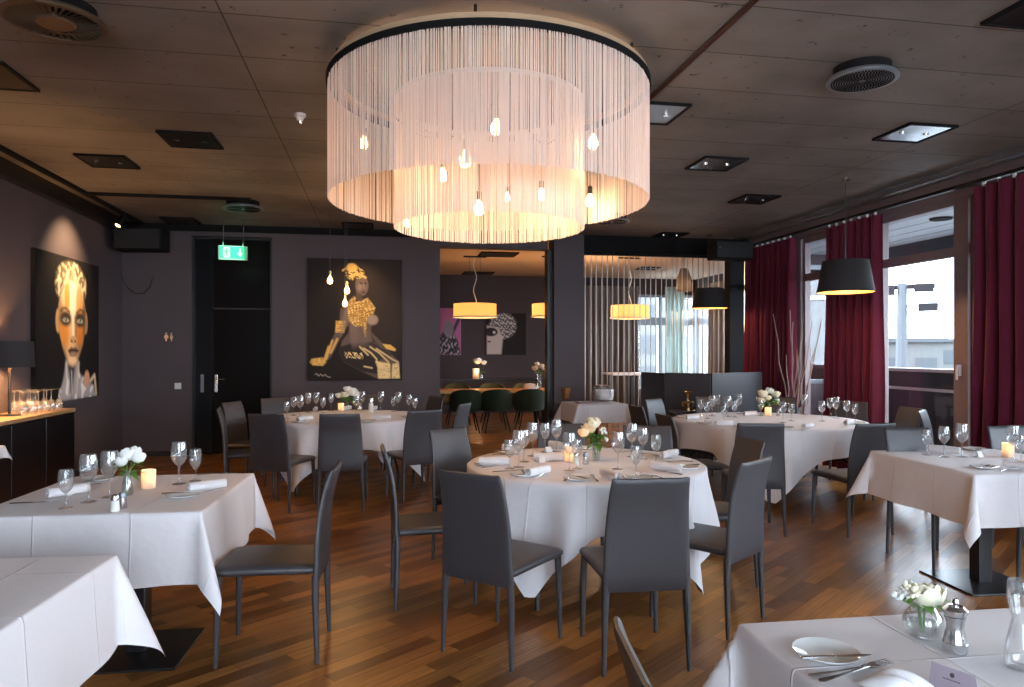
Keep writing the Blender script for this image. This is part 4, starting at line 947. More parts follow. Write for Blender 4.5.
# ------------------------------------------------------------------ table ware
def make_glass(kind):
    def f():
        if kind == 'W': h, bowl = .235, [(.005, .100), (.022, .112), (.037, .135), (.043, .165), (.041, .195), (.035, .235)]; ft = .037; st = .100
        elif kind == 'M': h, bowl = .215, [(.005, .095), (.018, .105), (.032, .125), (.0375, .150), (.036, .180), (.030, .215)]; ft = .034; st = .095
        else: h, bowl = .182, [(.005, .070), (.018, .080), (.030, .100), (.034, .125), (.034, .150), (.031, .182)]; ft = .032; st = .070
        r = empty('wine_glass')
        inner = [(max(q - .0012, .001), z + .001) for q, z in reversed(bowl)]
        b = MB().lathe(bowl + inner, 18).build('bowl', M_glass, r)
        MB().lathe([(.001, .001), (ft, .0), (ft, .0025), (.010, .007), (.0042, .018), (.0036, st * .6), (.006, st + .002)], 16).build('stem', M_glass, r)
        return r
    return f
GZ = .752
def inside(k, p, m=.06):
    if not k: return p
    cx, cy_, r0 = RT[k]; d = math.hypot(p.x - cx, p.y - cy_)
    if d > r0 - m: s_ = (r0 - m) / d; return Vector((cx + (p.x - cx) * s_, cy_ + (p.y - cy_) * s_, p.z))
    return p
HG = {'W': .235, 'M': .215, 's': .182}
ORD = ['leftmost', 'second from the left', 'third from the left', 'fourth from the left', 'fifth from the left', 'sixth from the left', 'seventh from the left', 'eighth from the left', 'ninth from the left', 'tenth from the left', 'eleventh from the left', 'twelfth from the left', 'thirteenth from the left', 'rightmost']
def glass_row(lst, key, where, group):
    got = []
    for x, y, k in lst:
        p = Pz(x, y, GZ + HG[k]); p = inside(key, Vector((p.x, p.y, GZ)))
        for _ in range(6):
            for q in got:
                d = Vector((p.x - q.x, p.y - q.y, 0))
                if d.length < .082:
                    d = d.normalized() if d.length > 1e-4 else Vector((0, 1, 0)); p = inside(key, Vector((q.x, q.y, GZ)) + d * .084)
        got.append(p)
        n = len(got) - 1; nm = {'W': 'large', 'M': 'medium', 's': 'small'}[k]
        o_ = ORD[n] if n < len(lst) - 1 else 'rightmost'
        place('glass' + k, make_glass(k), (p.x, p.y, GZ), random.random() * 6, '%s stemmed glass, %s on the %s' % (nm, o_, where), 'glass', group)
    return got
glass_row([(509.5, 440, 's'), (515.5, 431, 'W'), (524, 430, 'M'), (532.5, 423, 'W'), (545, 423, 'M'), (556.5, 420, 'W'), (569.5, 433, 'W'), (577, 440, 's'), (618, 432, 'W'), (632, 423.5, 'W'), (636, 446, 's'), (643, 428, 'M'), (656, 435, 's')], 'c', 'centre table', 'stemmed glasses on the centre table')
glass_row([(286.5, 402, 's'), (293.5, 397, 'M'), (300, 396, 'W'), (308, 393, 'W'), (316, 392.5, 'W'), (323, 398, 's'), (331, 393.5, 'M'), (356, 396, 'M'), (362, 391.5, 'W'), (387, 391, 'W'), (393.5, 397, 's'), (402, 392, 'W'), (409, 395, 'M'), (415, 398.5, 's')], 'l', 'rear left table', 'stemmed glasses on the rear left table')
glass_row([(701, 399.5, 's'), (707, 402, 's'), (712, 395.5, 'W'), (718, 395, 'M'), (724, 406, 's'), (728, 396, 'W'), (734, 401, 's'), (739, 394, 'W'), (761, 400, 's'), (783, 402, 'M')], 'r', 'rear right table, left half', 'stemmed glasses on the left half of the rear right table')
glass_row([(791.5, 404, 's'), (805, 394.5, 'W'), (822, 401, 'M'), (830, 398, 'M'), (836, 397, 'W'), (847, 400.5, 'M'), (855, 404, 's')], 'r', 'rear right table, right half', 'stemmed glasses on the right half of the rear right table')
def glass_foot(lst, where, group):
    for i, (x, y, k, lab) in enumerate(lst):
        p = Pz(x, y, GZ); place('glass' + k, make_glass(k), (p.x, p.y, GZ), random.random() * 6, lab, 'glass', group)
glass_foot([(66, 508, 's', 'small stemmed glass nearest the front edge of the left square table'), (88.5, 502, 'W', 'large stemmed glass between the small one and the flowers on the left square table'), (109, 497, 'W', 'large stemmed glass touching the white flowers on the left square table'), (179, 484, 'W', 'large stemmed glass right of the candle on the left square table'), (195.5, 481, 's', 'small stemmed glass farthest right on the left square table')], '', 'stemmed glasses on the left square table')
glass_foot([(927, 455, 's', 'small stemmed glass at the left end of the right square table'), (944, 457, 'M', 'middle stemmed glass of three on the right square table'), (962, 457, 'W', 'large stemmed glass, right one of three on the right square table'), (1013, 460, 'W', 'large stemmed glass behind the candle on the right square table'), (1021, 462, 's', 'small stemmed glass at the right picture edge on the right square table')], '', 'stemmed glasses on the right square table')


def make_napkin():
    r = empty('rolled_napkin'); mb_ = MB(); N = 44; L = .20; pts = []
    for i in range(N + 1): a = i / N * 2 * PI * 2.4; q = .007 + .018 * i / N; pts.append((q * math.cos(a), q * math.sin(a)))
    q1 = []
    for i, (y, z) in enumerate(pts): l = math.hypot(y, z); q1.append((y * (l + .0032) / l, z * (l + .0032) / l))
    loop = pts + q1[::-1]; n = len(loop)
    R = [[(x, y * s_, .0275 + z * s_) for y, z in loop] for x, s_ in ((-L / 2, .96), (-L / 2 + .01, 1.0), (0, 1.02), (L / 2 - .01, .99), (L / 2, .95))]
    k = len(mb_.v)
    for q in R: mb_.v += q
    for i in range(4):
        for j in range(n): b = (j + 1) % n; mb_.f.append((i * n + j, i * n + b, (i + 1) * n + b, (i + 1) * n + j))
    for i in (0, 4):
        for j in range(N): mb_.f.append((i * n + j, i * n + j + 1, i * n + n - 2 - j, i * n + n - 1 - j))
    mb_.build('napkin_cloth', M_white, r)
    mb_ = MB().lathe([(.0292, -.012), (.0297, 0), (.0292, .012), (.0288, 0), (.0292, -.012)], 24)
    mb_.v = [(z, x, y + .0278) for x, y, z in mb_.v]; mb_.build('paper_band', M_plastic, r)
    return r
def make_plate():
    r = MB().lathe([(.001, .004), (.045, .004), (.052, .006), (.078, .014), (.082, .016), (.078, .011), (.050, .0), (.001, .0)], 40).build('bread_plate', M_china); return r
def make_knife():
    r = empty('table_knife')
    MB().rings([slab_ring(0, y, .004, w_, t_, (1, 0, 0), (0, 0, 1), 10, 2.4) for y, w_, t_ in ((-.105, .003, .002), (-.10, .007, .0035), (-.05, .0062, .0035), (-.005, .005, .003), (.0, .004, .0025))]).build('handle', M_steel, r)
    MB().prism([(-.006, 0), (.005, 0), (.008, .03), (.0085, .085), (.004, .108), (-.002, .115), (-.006, .09)], .0025, .004).build('blade', M_steel, r, smooth=False)
    return r
def make_fork():
    r = empty('table_fork')
    MB().rings([slab_ring(0, y, .004 + dz, w_, t_, (1, 0, 0), (0, 0, 1), 10, 2.4) for y, w_, t_, dz in ((-.10, .003, .0015, 0), (-.095, .0075, .002, 0), (-.04, .004, .002, .002), (.02, .003, .002, .006), (.038, .0035, .0018, .007))]).build('handle', M_steel, r)
    h_ = MB().prism([(-.0035, .036), (.0035, .036), (.011, .05), (.0115, .062), (-.0115, .062), (-.011, .05)], .010, .012).build('fork_head', M_steel, r, smooth=False)
    for k in range(4): x = -.0098 + k * .0065; MB().box((x - .0015, .062, .0095), (x + .0015, .100, .0115)).build('tine', M_steel, h_, smooth=False)
    return r
def make_plain_napkin(): return make_napkin()
def lay(key, mk, p, ang, lab, cat, group=None, dz=0): return place(key, mk, (p.x, p.y, GZ + dz), ang, lab, cat, group)
def napkin_px(a, b, lab, group, key=None, m=.04, z=0):
    A_, B_ = Pz(*a, GZ + .028), Pz(*b, GZ + .028); c = inside(key, (A_ + B_) / 2, .10); return lay('napkin', make_napkin, c, math.atan2(B_.y - A_.y, B_.x - A_.x), lab, 'napkin', group)
g = 'rolled white napkins on the centre table'
nk = [napkin_px((476, 461), (513, 461), 'rolled napkin at the left edge of the centre table', g, 'c'),
      napkin_px((494, 446), (511, 449), 'rolled napkin at the far left edge of the centre table', g, 'c'),
      napkin_px((524, 474), (552, 468), 'rolled napkin at the front left of the centre table', g, 'c'),
      napkin_px((597, 470), (624, 479), 'rolled napkin at the front middle of the centre table', g, 'c'),
      napkin_px((645, 464), (688, 469), 'rolled napkin at the front right of the centre table', g, 'c'),
      napkin_px((655, 457), (683, 451), 'rolled napkin farthest right on the centre table', g, 'c'),
      napkin_px((535, 457), (562, 457), 'rolled napkin just left of the candle on the centre table', g, 'c'),
      napkin_px((548, 443), (566, 446), 'rolled napkin at the far side of the centre table', g, 'c')]
NP = [Vector((o_.location.x, o_.location.y)) for o_ in nk]
OCC = []
def free(p, rad): return all((p - q).length > rad + s_ for q, s_ in OCC)
def setting(key, seats, where, gl, rp=.60, full=True):
    cx, cy_, r0 = RT[key]
    for nm, (sx_, sy) in seats:
        a = math.atan2(sy - cy_, sx_ - cx)
        def at(da, rr, side=0): return Vector((cx + rr * math.cos(a + da) , cy_ + rr * math.sin(a + da), 0))
        w_ = .20 / r0
        p = at(-w_, r0 - .115); lay('plate', make_plate, p, 0, 'white bread plate %s of the %s' % (nm, where), 'plate', 'bread plates on the ' + where)
        lay('knife', make_knife, p, a + PI / 2 + .5, 'small knife on the bread plate %s of the %s' % (nm, where), 'knife', 'knives on bread plates on the ' + where, .0165)
        if full:
            p = at(-w_ * .38, r0 - .15); lay('fork', make_fork, p, a + PI / 2, 'fork %s of the %s' % (nm, where), 'fork', 'forks on the ' + where)
            p = at(w_ * .75, r0 - .15); lay('knife', make_knife, p, a + PI / 2, 'dinner knife %s of the %s' % (nm, where), 'knife', 'dinner knives on the ' + where)
setting('c', [('at the front left seat', (.63, 3.64)), ('at the front right seat', (1.235, 3.43)), ('at the left seat', (.33, 4.42)), ('at the rear left seat', (.69, 5.14)), ('at the right-hand front seat', (1.80, 3.80)), ('at the right seat', (2.11, 4.42)), ('at the far seat', (1.40, 5.26)), ('at the rear right seat', (1.93, 5.04))], 'centre table', '')
setting('l', [('at the front left seat', (-.91, 7.22)), ('at the front seat', (-.345, 7.14)), ('at the front right seat', (.33, 7.38)), ('at the left seat', (-1.4, 8.1)), ('at the right seat', (.65, 8.3))], 'rear left table', '', full=False)
setting('r', [('at the front left seat', (3.09, 5.62)), ('at the front right seat', (3.9, 5.46)), ('at the near left seat', (2.8, 6.5)), ('at the left seat', (2.9, 7.6)), ('at the right seat', (5.2, 6.6))], 'rear right table', '', full=False)
g = 'rolled white napkins on the rear left table'
for a_, b_, lab in (((291, 420), (318, 417), 'front left edge'), ((345, 403), (352, 402), 'middle'), ((363, 417), (400, 417), 'front right edge'), ((377, 408), (384, 406), 'far side'), ((311, 411), (316, 407), 'left middle')):
    napkin_px(a_, b_, 'rolled napkin at the %s of the rear left table' % lab, g, 'l')
g = 'rolled white napkins on the rear right table'
for a_, b_, lab in (((680, 418), (704, 416), 'left edge'), ((700, 425), (725, 424), 'front left'), ((808, 430), (828, 426), 'front middle'), ((842, 424), (856, 421), 'right edge'), ((742, 414), (758, 413), 'far left')):
    napkin_px(a_, b_, 'rolled napkin at the %s of the rear right table' % lab, g, 'r')
g = 'rolled white napkins on the left square table'
napkin_px((38, 495), (97, 486), 'rolled napkin behind the stemmed glasses on the left square table', g); napkin_px((182, 489), (231, 482), 'rolled napkin right of the candle on the left square table', g)
g = 'rolled white napkins on the right square table'
napkin_px((930, 448), (960, 451), 'rolled napkin behind the three glasses on the right square table', g); napkin_px((1004, 463), (1040, 467), 'rolled napkin at the right picture edge on the right square table', g)
def put(key, mk, x, y, deg, lab, cat, group=None, dz=0): return lay(key, mk, Pz(x, y, GZ + dz), math.radians(deg), lab, cat, group, dz)
put('plate', make_plate, 183, 497, 0, 'white bread plate under the right napkin on the left square table', 'plate'); put('knife', make_knife, 184, 493, -78, 'knife on the bread plate of the left square table', 'knife', None, .0165)
put('fork', make_fork, 204, 493, -84, 'fork in front of the right napkin on the left square table', 'fork'); put('knife', make_knife, 216, 474, -80, 'dinner knife behind the right napkin on the left square table', 'knife')
put('knife', make_knife, 34, 503, -84, 'dinner knife left of the small glass on the left square table', 'knife'); put('plate', make_plate, 100, 480, 0, 'white bread plate behind the flowers on the left square table', 'plate'); put('fork', make_fork, 80, 487, -75, 'fork behind the glasses on the left square table', 'fork')
put('plate', make_plate, 984, 468, 0, 'white bread plate at the front of the right square table', 'plate'); put('knife', make_knife, 984, 467, -60, 'knife on the front bread plate of the right square table', 'knife', None, .0165); put('fork', make_fork, 1008, 470, -70, 'fork beside the front napkin on the right square table', 'fork')
put('knife', make_knife, 918, 451, -70, 'dinner knife at the far left corner of the right square table', 'knife'); put('plate', make_plate, 975, 450, 0, 'white bread plate at the far side of the right square table', 'plate'); put('knife', make_knife, 982, 449.5, -70, 'knife on the far bread plate of the right square table', 'knife', None, .0165)


def make_candle():
    r = empty('candle_holder')
    MB().lathe([(.001, .0), (.036, .0), (.038, .10), (.0355, .10), (.0335, .006), (.001, .006)], 28).build('frosted_cup', M_frost, r)
    c = MB().lathe([(.001, .006), (.024, .006), (.024, .03), (.001, .032)], 18).build('candle', M_petal, r)
    MB().lathe([(.001, .034), (.006, .042), (.0045, .054), (.001, .066)], 10).build('flame', M_flame, c)
    return r
GK = 'lit candles in frosted cups on the tables'
def candle(x, y, lab, en=.32):
    p = Pz(x, y, GZ); place('candle', make_candle, (p.x, p.y, GZ), 0, lab, 'candle', GK)
    light('candle_light', 'POINT', (p.x, p.y, GZ + .075), en, (1, .58, .26), shadow_soft_size=.012)
candle(148.5, 488, 'lit candle in a frosted cup on the left square table'); candle(570, 462, 'lit candle in a frosted cup on the centre table'); candle(1008, 457, 'lit candle in a frosted cup on the right square table')
candle(341, 411, 'lit candle in a frosted cup on the rear left table'); candle(768, 416, 'lit candle in a frosted cup on the rear right table')
def make_shaker(cap, body):
    def f():
        r = empty('shaker'); MB().lathe([(.001, 0), (.020, 0), (.021, .004), (.017, .05), (.001, .052)], 16).build('shaker_body', body, r)
        MB().lathe([(.0185, .05), (.019, .062), (.014, .076), (.001, .08)], 16).build('shaker_cap', cap, r); return r
    return f
def make_mill():
    r = empty('pepper_mill')
    MB().lathe([(.001, 0), (.027, 0), (.028, .004), (.028, .022), (.0265, .024)], 28).build('base_ring', M_steel, r)
    MB().lathe([(.0265, .024), (.024, .040), (.0195, .058), (.021, .075), (.0255, .088), (.001, .09)], 28).build('mill_body', M_pepper, r)
    MB().lathe([(.0235, .0885), (.028, .096), (.028, .104), (.018, .113), (.001, .115)], 28).build('mill_head', M_steel, r)
    MB().lathe([(.004, .112), (.009, .122), (.006, .130), (.001, .131)], 16).build('knob', M_steel, r); return r
put('salt', make_shaker(M_steel, M_petalw), 576, 464, 0, 'white salt shaker in front of the centre table flowers', 'shaker'); put('pepper', make_shaker(M_grey_p, M_pepper), 585.5, 464, 0, 'silver pepper shaker right of the white salt shaker on the centre table', 'shaker')
put('salt', make_shaker(M_steel, M_petalw), 115, 511, 0, 'salt shaker with steel cap at the front of the left square table', 'shaker'); put('pepper', make_shaker(M_grey_p, M_pepper), 122.5, 508, 0, 'pepper shaker beside the salt on the left square table', 'shaker')
put('mill', make_mill, 359.5, 411, 0, 'small mill right of the candle on the rear left table', 'mill'); put('salt', make_shaker(M_steel, M_petalw), 371, 412, 0, 'tall white shaker right of the flowers on the rear left table', 'shaker').scale = (1.5, 1.5, 2.3)
put('pepper', make_shaker(M_grey_p, M_pepper), 778, 416, 0, 'small amber shaker by the candle on the rear right table', 'shaker')
def make_tent():
    r = MB(); r.add([(-.028, -.02, 0), (.028, -.02, 0), (.028, 0, .04), (-.028, 0, .04), (-.028, .02, 0), (.028, .02, 0), (-.026, -.018, 0), (.026, -.018, 0), (.026, 0, .0375), (-.026, 0, .0375), (-.026, .018, 0), (.026, .018, 0)],
          [(0, 1, 2, 3), (3, 2, 5, 4), (9, 8, 7, 6), (10, 11, 8, 9), (0, 6, 7, 1), (4, 5, 11, 10), (0, 3, 9, 6), (3, 4, 10, 9), (1, 7, 8, 2), (2, 8, 11, 5)]); return r.build('table_card', M_plastic, smooth=False)
put('tent', make_tent, 979, 457, 20, 'small white folded card on the right square table', 'card')
for x, y, lab in ((539, 459, 'front left'), (548, 452, 'middle left'), (541, 462, 'left'), (655, 468, 'right')):
    put('tent', make_tent, x, y, 30, 'small white folded card at the %s of the centre table' % lab, 'card', 'small folded cards on the centre table')

# ------------------------------------------------------------------ flowers
def petal_rose(mb_, c, R_, tilt=0, n=3, detail=1):
    c = Vector(c); rt = Matrix.Rotation(tilt, 3, 'X') @ Matrix.Rotation(random.random() * 6, 3, 'Z')
    mb_.ball(c, R_ * .42, 8, 6)
    for ring, (cnt, rr, e1, hw, lip) in enumerate(((3, .50, 72, 1.15, .02), (4, .68, 58, 1.0, .05), (5, .86, 42, .85, .12), (6, 1.0, 20, .72, .22))[:n + 1]):
        for k in range(cnt):
            a0 = 2 * PI * k / cnt + ring * .8 + random.uniform(-.15, .15); P = []; jr = random.uniform(.95, 1.06)
            for i in range(6):
                v = i / 5; el = math.radians(-70 + (e1 + 70) * v); row = []
                for j in range(7):
                    u = j / 3 - 1; a = a0 + hw * u * math.sin(PI * (.22 + .60 * v)); rad = R_ * rr * jr * (1 + lip * v ** 4 - .06 * u * u); e = el - .18 * u * u * v
                    p = Vector((rad * math.cos(e) * math.cos(a), rad * math.cos(e) * math.sin(a), rad * math.sin(e) * .95)); row.append(c + rt @ p)
                P.append(row)
            mb_.grid(P)
def leaf(mb_, p, d, L, w_):
    p, d = Vector(p), Vector(d).normalized(); sd = d.cross(Vector((0, 0, 1))); sd = sd.normalized() if sd.length > .01 else Vector((1, 0, 0)); up = sd.cross(d); P = []
    for i in range(6):
        v = i / 5; ww = w_ * math.sin(PI * min(.98, v * .95 + .04)); c = p + d * L * v - Vector((0, 0, L * .35 * v * v)) + up * 0
        P.append([c - sd * ww + up * ww * .25, c, c + sd * ww + up * ww * .25])
    mb_.grid(P)
def bouquet(x, y, lab, vase, blooms, leaves, zf=0.0, base_z=GZ, scale=1., p=None, seed=1, stem_r=.0025, cone=None):
    random.seed(seed); p = p or Pz(x, y, base_z); r = empty('flower_vase', (p.x, p.y, base_z), 0, lab, 'flowers')
    inner = [(max(q - .003, .001), z + .003) for q, z in reversed(vase)]
    MB().lathe([(.001, 0)] + vase + inner + [(.001, .004)], 28).build('vase', M_glass, r)
    top = vase[-1][1]; q = [(max(a - .006, .002), b) for a, b in vase if b < top * .6]
    MB().lathe([(.001, .006)] + [(a, b + .006) for a, b in q] + [(.001, q[-1][1] + .006)], 20).build('water', M_water, r)
    for i, (bx, by, bz, R_, m, kind) in enumerate(blooms):
        mb_ = MB()
        if kind == 'rose': petal_rose(mb_, (bx, by, bz), R_, random.uniform(-.5, .3))
        else:
            for k in range(16):
                a = random.uniform(0, 6.28); e = random.uniform(-.4, 1.2); d = Vector((math.cos(a) * math.cos(e), math.sin(a) * math.cos(e), math.sin(e))) * R_ * random.uniform(.6, 1)
                mb_.ball((bx + d.x, by + d.y, bz + d.z), R_ * .27, 6, 4)
        b = mb_.build('flower_head', m, r)
        MB().tube([(bx * .1, by * .1, .012), (bx * .25, by * .25, top), (bx, by, bz - R_ * .3)], stem_r, 5).build('stem', M_leaf, b)
    for k in range(leaves):
        a = k / leaves * 2 * PI + random.uniform(-.3, .3); mb_ = MB(); e = random.uniform(-.2, .6)
        leaf(mb_, (.01 * math.cos(a), .01 * math.sin(a), top + random.uniform(-.01, .05)), (math.cos(a), math.sin(a), e), random.uniform(.05, .085) * scale, random.uniform(.012, .02) * scale); mb_.build('leaf', M_leaf, r)
    return r
V1 = [(.028, 0), (.030, .004), (.031, .03), (.022, .07), (.017, .10), (.020, .125)]
V0 = [(.030, 0), (.033, .01), (.034, .06), (.026, .085), (.020, .105), (.022, .12)]
bouquet(127, 495, 'white roses and small blossoms in a slim clear vase on the left square table', V1, [(0, 0, .215, .040, M_petalw, 'rose'), (.05, .01, .195, .036, M_petalw, 'rose'), (-.02, -.03, .185, .034, M_petalw, 'rose'), (-.06, .0, .19, .026, M_petalw, 'tiny'), (-.04, .03, .16, .022, M_petalw, 'tiny'), (.03, .03, .225, .03, M_petalw, 'rose')], 14, seed=3, scale=1.1)
bouquet(596, 460, 'cream and apricot roses with leaves in a clear vase on the centre table', [(.026, 0), (.028, .004), (.030, .04), (.025, .08), (.027, .12)], [(-.05, 0, .225, .046, M_petalo, 'rose'), (-.01, .02, .26, .046, M_petal, 'rose'), (-.03, -.03, .255, .040, M_petal, 'rose'), (-.09, -.01, .195, .036, M_petalo, 'rose'), (.05, .0, .19, .030, M_petalw, 'tiny'), (.055, -.02, .14, .026, M_petalw, 'tiny')], 22, seed=4, scale=1.25)
bouquet(347, 410, 'white roses with leaves on the rear left table', V0, [(-.03, 0, .20, .055, M_petal, 'rose'), (.06, 0, .24, .065, M_petalw, 'rose'), (.01, 0, .27, .05, M_petalw, 'rose'), (-.10, 0, .19, .04, M_petalw, 'rose'), (.11, .0, .20, .05, M_petalw, 'rose')], 20, seed=5, scale=1.8)
bouquet(769, 414, 'greenish white lilies in a clear vase on the rear right table', V0, [(-.08, 0, .25, .055, M_petal, 'rose'), (-.10, 0, .17, .05, M_petal, 'rose'), (.02, .02, .28, .045, M_petalw, 'rose'), (.09, 0, .24, .05, M_petal, 'rose'), (.10, .02, .15, .04, M_petalw, 'rose'), (-.03, -.03, .2, .04, M_petal, 'rose')], 26, seed=6, scale=2.0)
bouquet(923, 637, 'single cream rose in a small round clear vase on the nearest table', [(.022, 0), (.040, .010), (.050, .032), (.047, .056), (.033, .073), (.030, .078)], [(.010, -.005, .115, .040, M_petal, 'rose'), (-.036, 0, .122, .024, M_petal, 'tiny'), (-.045, .02, .10, .022, M_petalw, 'tiny'), (-.02, .03, .118, .022, M_petalw, 'tiny'), (.035, .02, .108, .022, M_petal, 'tiny')], 9, seed=7, scale=.8)

# ------------------------------------------------------------------ the nearest table
put('mill', make_mill, 955, 651, 0, 'chrome pepper mill beside the cream rose on the nearest table', 'mill')
q = put('plate', make_plate, 826, 656, 0, 'white bread plate at the left edge of the nearest table', 'plate'); q.scale = (.95, .95, 1)
p = Pz(835, 652, GZ + .017); a0, a1 = Pz(802, 658, GZ + .02), Pz(867, 655, GZ + .02); lay('knife', make_knife, (a0 + a1) / 2, math.atan2(a1.y - a0.y, a1.x - a0.x) - PI / 2, 'butter knife lying on the bread plate of the nearest table', 'knife', None, .017).scale = (.85, .82, 1)
a0, a1 = Pz(806, 688, GZ), Pz(902, 664, GZ); lay('fork', make_fork, a0 + (a1 - a0) * .50, math.atan2(a1.y - a0.y, a1.x - a0.x) - PI / 2, 'fork with its tines on the napkin of the nearest table', 'fork', None, .004).scale = (1.1, 1.12, 1)
a0, a1 = Pz(822, 677, GZ), Pz(878, 668, GZ); lay('fork', make_fork, a0 + (a1 - a0) * .45, math.atan2(a1.y - a0.y, a1.x - a0.x) - PI / 2 - .1, 'second fork crossing under the first on the nearest table', 'fork', None, .0)
c = Pz(893, 684, GZ)
P = []
for i in range(13):
    row = []
    for j in range(17):
        u, v = j / 16 * 2 - 1, i / 12 * 2 - 1
        hgt = .034 * max(0, 1 - abs(u) ** 3) * max(0, 1 - abs(v) ** 3) + .006 * math.sin(7 * u + 4 * v) * max(0, 1 - abs(u)) ; row.append((u * .062, v * .05 - .02 * u, max(hgt, .001)))
    P.append(row)
o = MB().grid(P).build('folded_napkin', M_white, sharp=180); o.location = (c.x + .0, c.y - .018, GZ); o.rotation_euler = (0, 0, .35); tag(o, 'soft folded white napkin under the fork on the nearest table', 'napkin')
c = Pz(950, 693, GZ); r = empty('place_card', (c.x, c.y, GZ), math.radians(-66), 'lilac place card with small round emblem on the nearest table', 'card')
MB().add([(-.045, 0, 0), (.045, 0, 0), (.045, .014, .05), (-.045, .014, .05), (-.045, .028, 0), (.045, .028, 0), (-.045, .0012, 0), (.045, .0012, 0), (.045, .014, .0487), (-.045, .014, .0487), (-.045, .0268, 0), (.045, .0268, 0)], []) 
mb = MB(); mb.add([(-.045, 0, 0), (.045, 0, 0), (.045, .014, .05), (-.045, .014, .05), (-.045, .028, 0), (.045, .028, 0), (-.045, .0012, 0), (.045, .0012, 0), (.045, .014, .0487), (-.045, .014, .0487), (-.045, .0268, 0), (.045, .0268, 0)],
       [(0, 1, 2, 3), (3, 2, 5, 4), (9, 8, 7, 6), (10, 11, 8, 9), (0, 6, 7, 1), (4, 5, 11, 10), (0, 3, 9, 6), (3, 4, 10, 9), (1, 7, 8, 2), (2, 8, 11, 5)]); f = mb.build('card_stock', M_paper, r, smooth=False)
def on_card(u, v): return (u, .014 * v / .05 - .0006, v)
mb = MB(); ring = [on_card(.0 + .005 * math.cos(k * PI / 7), .036 + .005 * math.sin(k * PI / 7)) for k in range(14)]; mb.v = ring; mb.f = [tuple(range(14))]; mb.build('round_emblem', M_ink, f, smooth=False)
mb = MB(); 
for k in range(13):
    u = -.018 + k * .0028; mb.add([on_card(u, .0245), on_card(u + .002, .0245), on_card(u + .002, .0245 + (.0022, .003)[k % 3 == 0]), on_card(u, .0245 + (.0022, .003)[k % 3 == 0])], [(0, 1, 2, 3)])
mb.build('small_lettering', M_ink, f, smooth=False)
c = Pz(1019, 668, GZ); r = empty('carafe', (c.x + .006, c.y, GZ), 0, 'clear waisted glass carafe at the right edge of the nearest table', 'carafe')
pf = [(.028, 0), (.032, .006), (.034, .03), (.031, .06), (.022, .10), (.019, .115), (.024, .135), (.029, .16), (.029, .185), (.027, .205)]
MB().lathe([(.001, 0)] + pf + [(q - .0025, z + .002) for q, z in reversed(pf)] + [(.001, .006)], 32).build('carafe_glass', M_glass, r)

# ------------------------------------------------------------------ sideboard on the left with glasses and lamp
r = empty('sideboard', (XL, 7.0, 0), 0, 'black sideboard with lit wooden top along the left wall', 'sideboard')
MB().box((.004, -1.4, .06), (.42, 1.27, .865)).box((.03, -1.38, 0), (.38, 1.25, .06)).build('cabinet_body', M_wood, r, smooth=False)
MB().box((.004, -1.41, .865), (.435, 1.285, .90)).build('worktop', M_top, r, smooth=False, bevel=.003)
for k in range(4): MB().box((.42, -1.38 + k * .662, .09), (.436, -.735 + k * .662, .85)).build('cabinet_door', mat('black_lacquer', (.008, .006, .007), .3) if k == 0 else bpy.data.materials['black_lacquer'], r, smooth=False, bevel=.003)
k = 0
names = ['nearest', 'second', 'third', 'fourth', 'fifth']
for row in range(3):
    for i in range(6):
        x = XL + .10 + row * .125 + (i % 2) * .015; y = 7.28 + i * .14 + row * .04
        if row < 2 and i < 3 and abs(y - 7.40) < .17: continue
        o_ = place('glassM', make_glass('M'), (x, y, .902 + .2152), 0, 'upturned glass on the black sideboard, %s row, %s' % (('wall', 'middle', 'front')[row], ('nearest the lamp', 'second', 'third', 'fourth', 'second from the far end', 'at the far end')[i]), 'glass', 'upturned stemmed glasses on the sideboard'); o_.rotation_euler = (PI, 0, random.random())
c = PX(2, 362, XL + .22)
r = empty('table_lamp', (XL + .21, 7.40, .90), 0, 'lamp with black shade glowing on the sideboard at the left edge', 'lamp')
MB().lathe([(.001, 0), (.09, 0), (.09, .012), (.012, .02), (.012, .52), (.001, .52)], 24).build('lamp_base', M_black, r)
MB().lathe([(.20, .45), (.19, .69)], 32).build('lamp_shade', M_shade, r); MB().lathe([(.188, .69), (.195, .452)], 32).build('shade_lining', M_shade_in, r)
MB().ball((0, 0, .58), .035, 10, 8).build('bulb', M_bulb, r); light('lamp_light', 'POINT', (XL + .21, 7.40, 1.42), 80, (1, .56, .22), shadow_soft_size=.04)
# pale box-like tray table beside the sideboard at the left picture edge
a, b = PD(-9, 428, 5.6), PD(9.5, 450, 5.6)
r = empty('side_table', (a.x - .22, a.y, 0), 0, 'small cloth-covered side table corner at the left picture edge', 'table')
MB().box((-.2, -.2, .70), (.2, .2, .72)).build('tabletop', M_mdf, r, smooth=False); MB().box((-.03, -.03, .0), (.03, .03, .70)).build('post', M_base, r, smooth=False); MB().box((-.16, -.16, 0), (.16, .16, .012)).build('base_plate', M_base, r, smooth=False)
o = square_cloth(.42, .42, .11, 9, z=.84 - .10).build('tablecloth', M_white, sharp=180); o.location = (a.x - .22, a.y, 0); tag(o, 'short white cloth on the side table at the left picture edge', 'tablecloth')

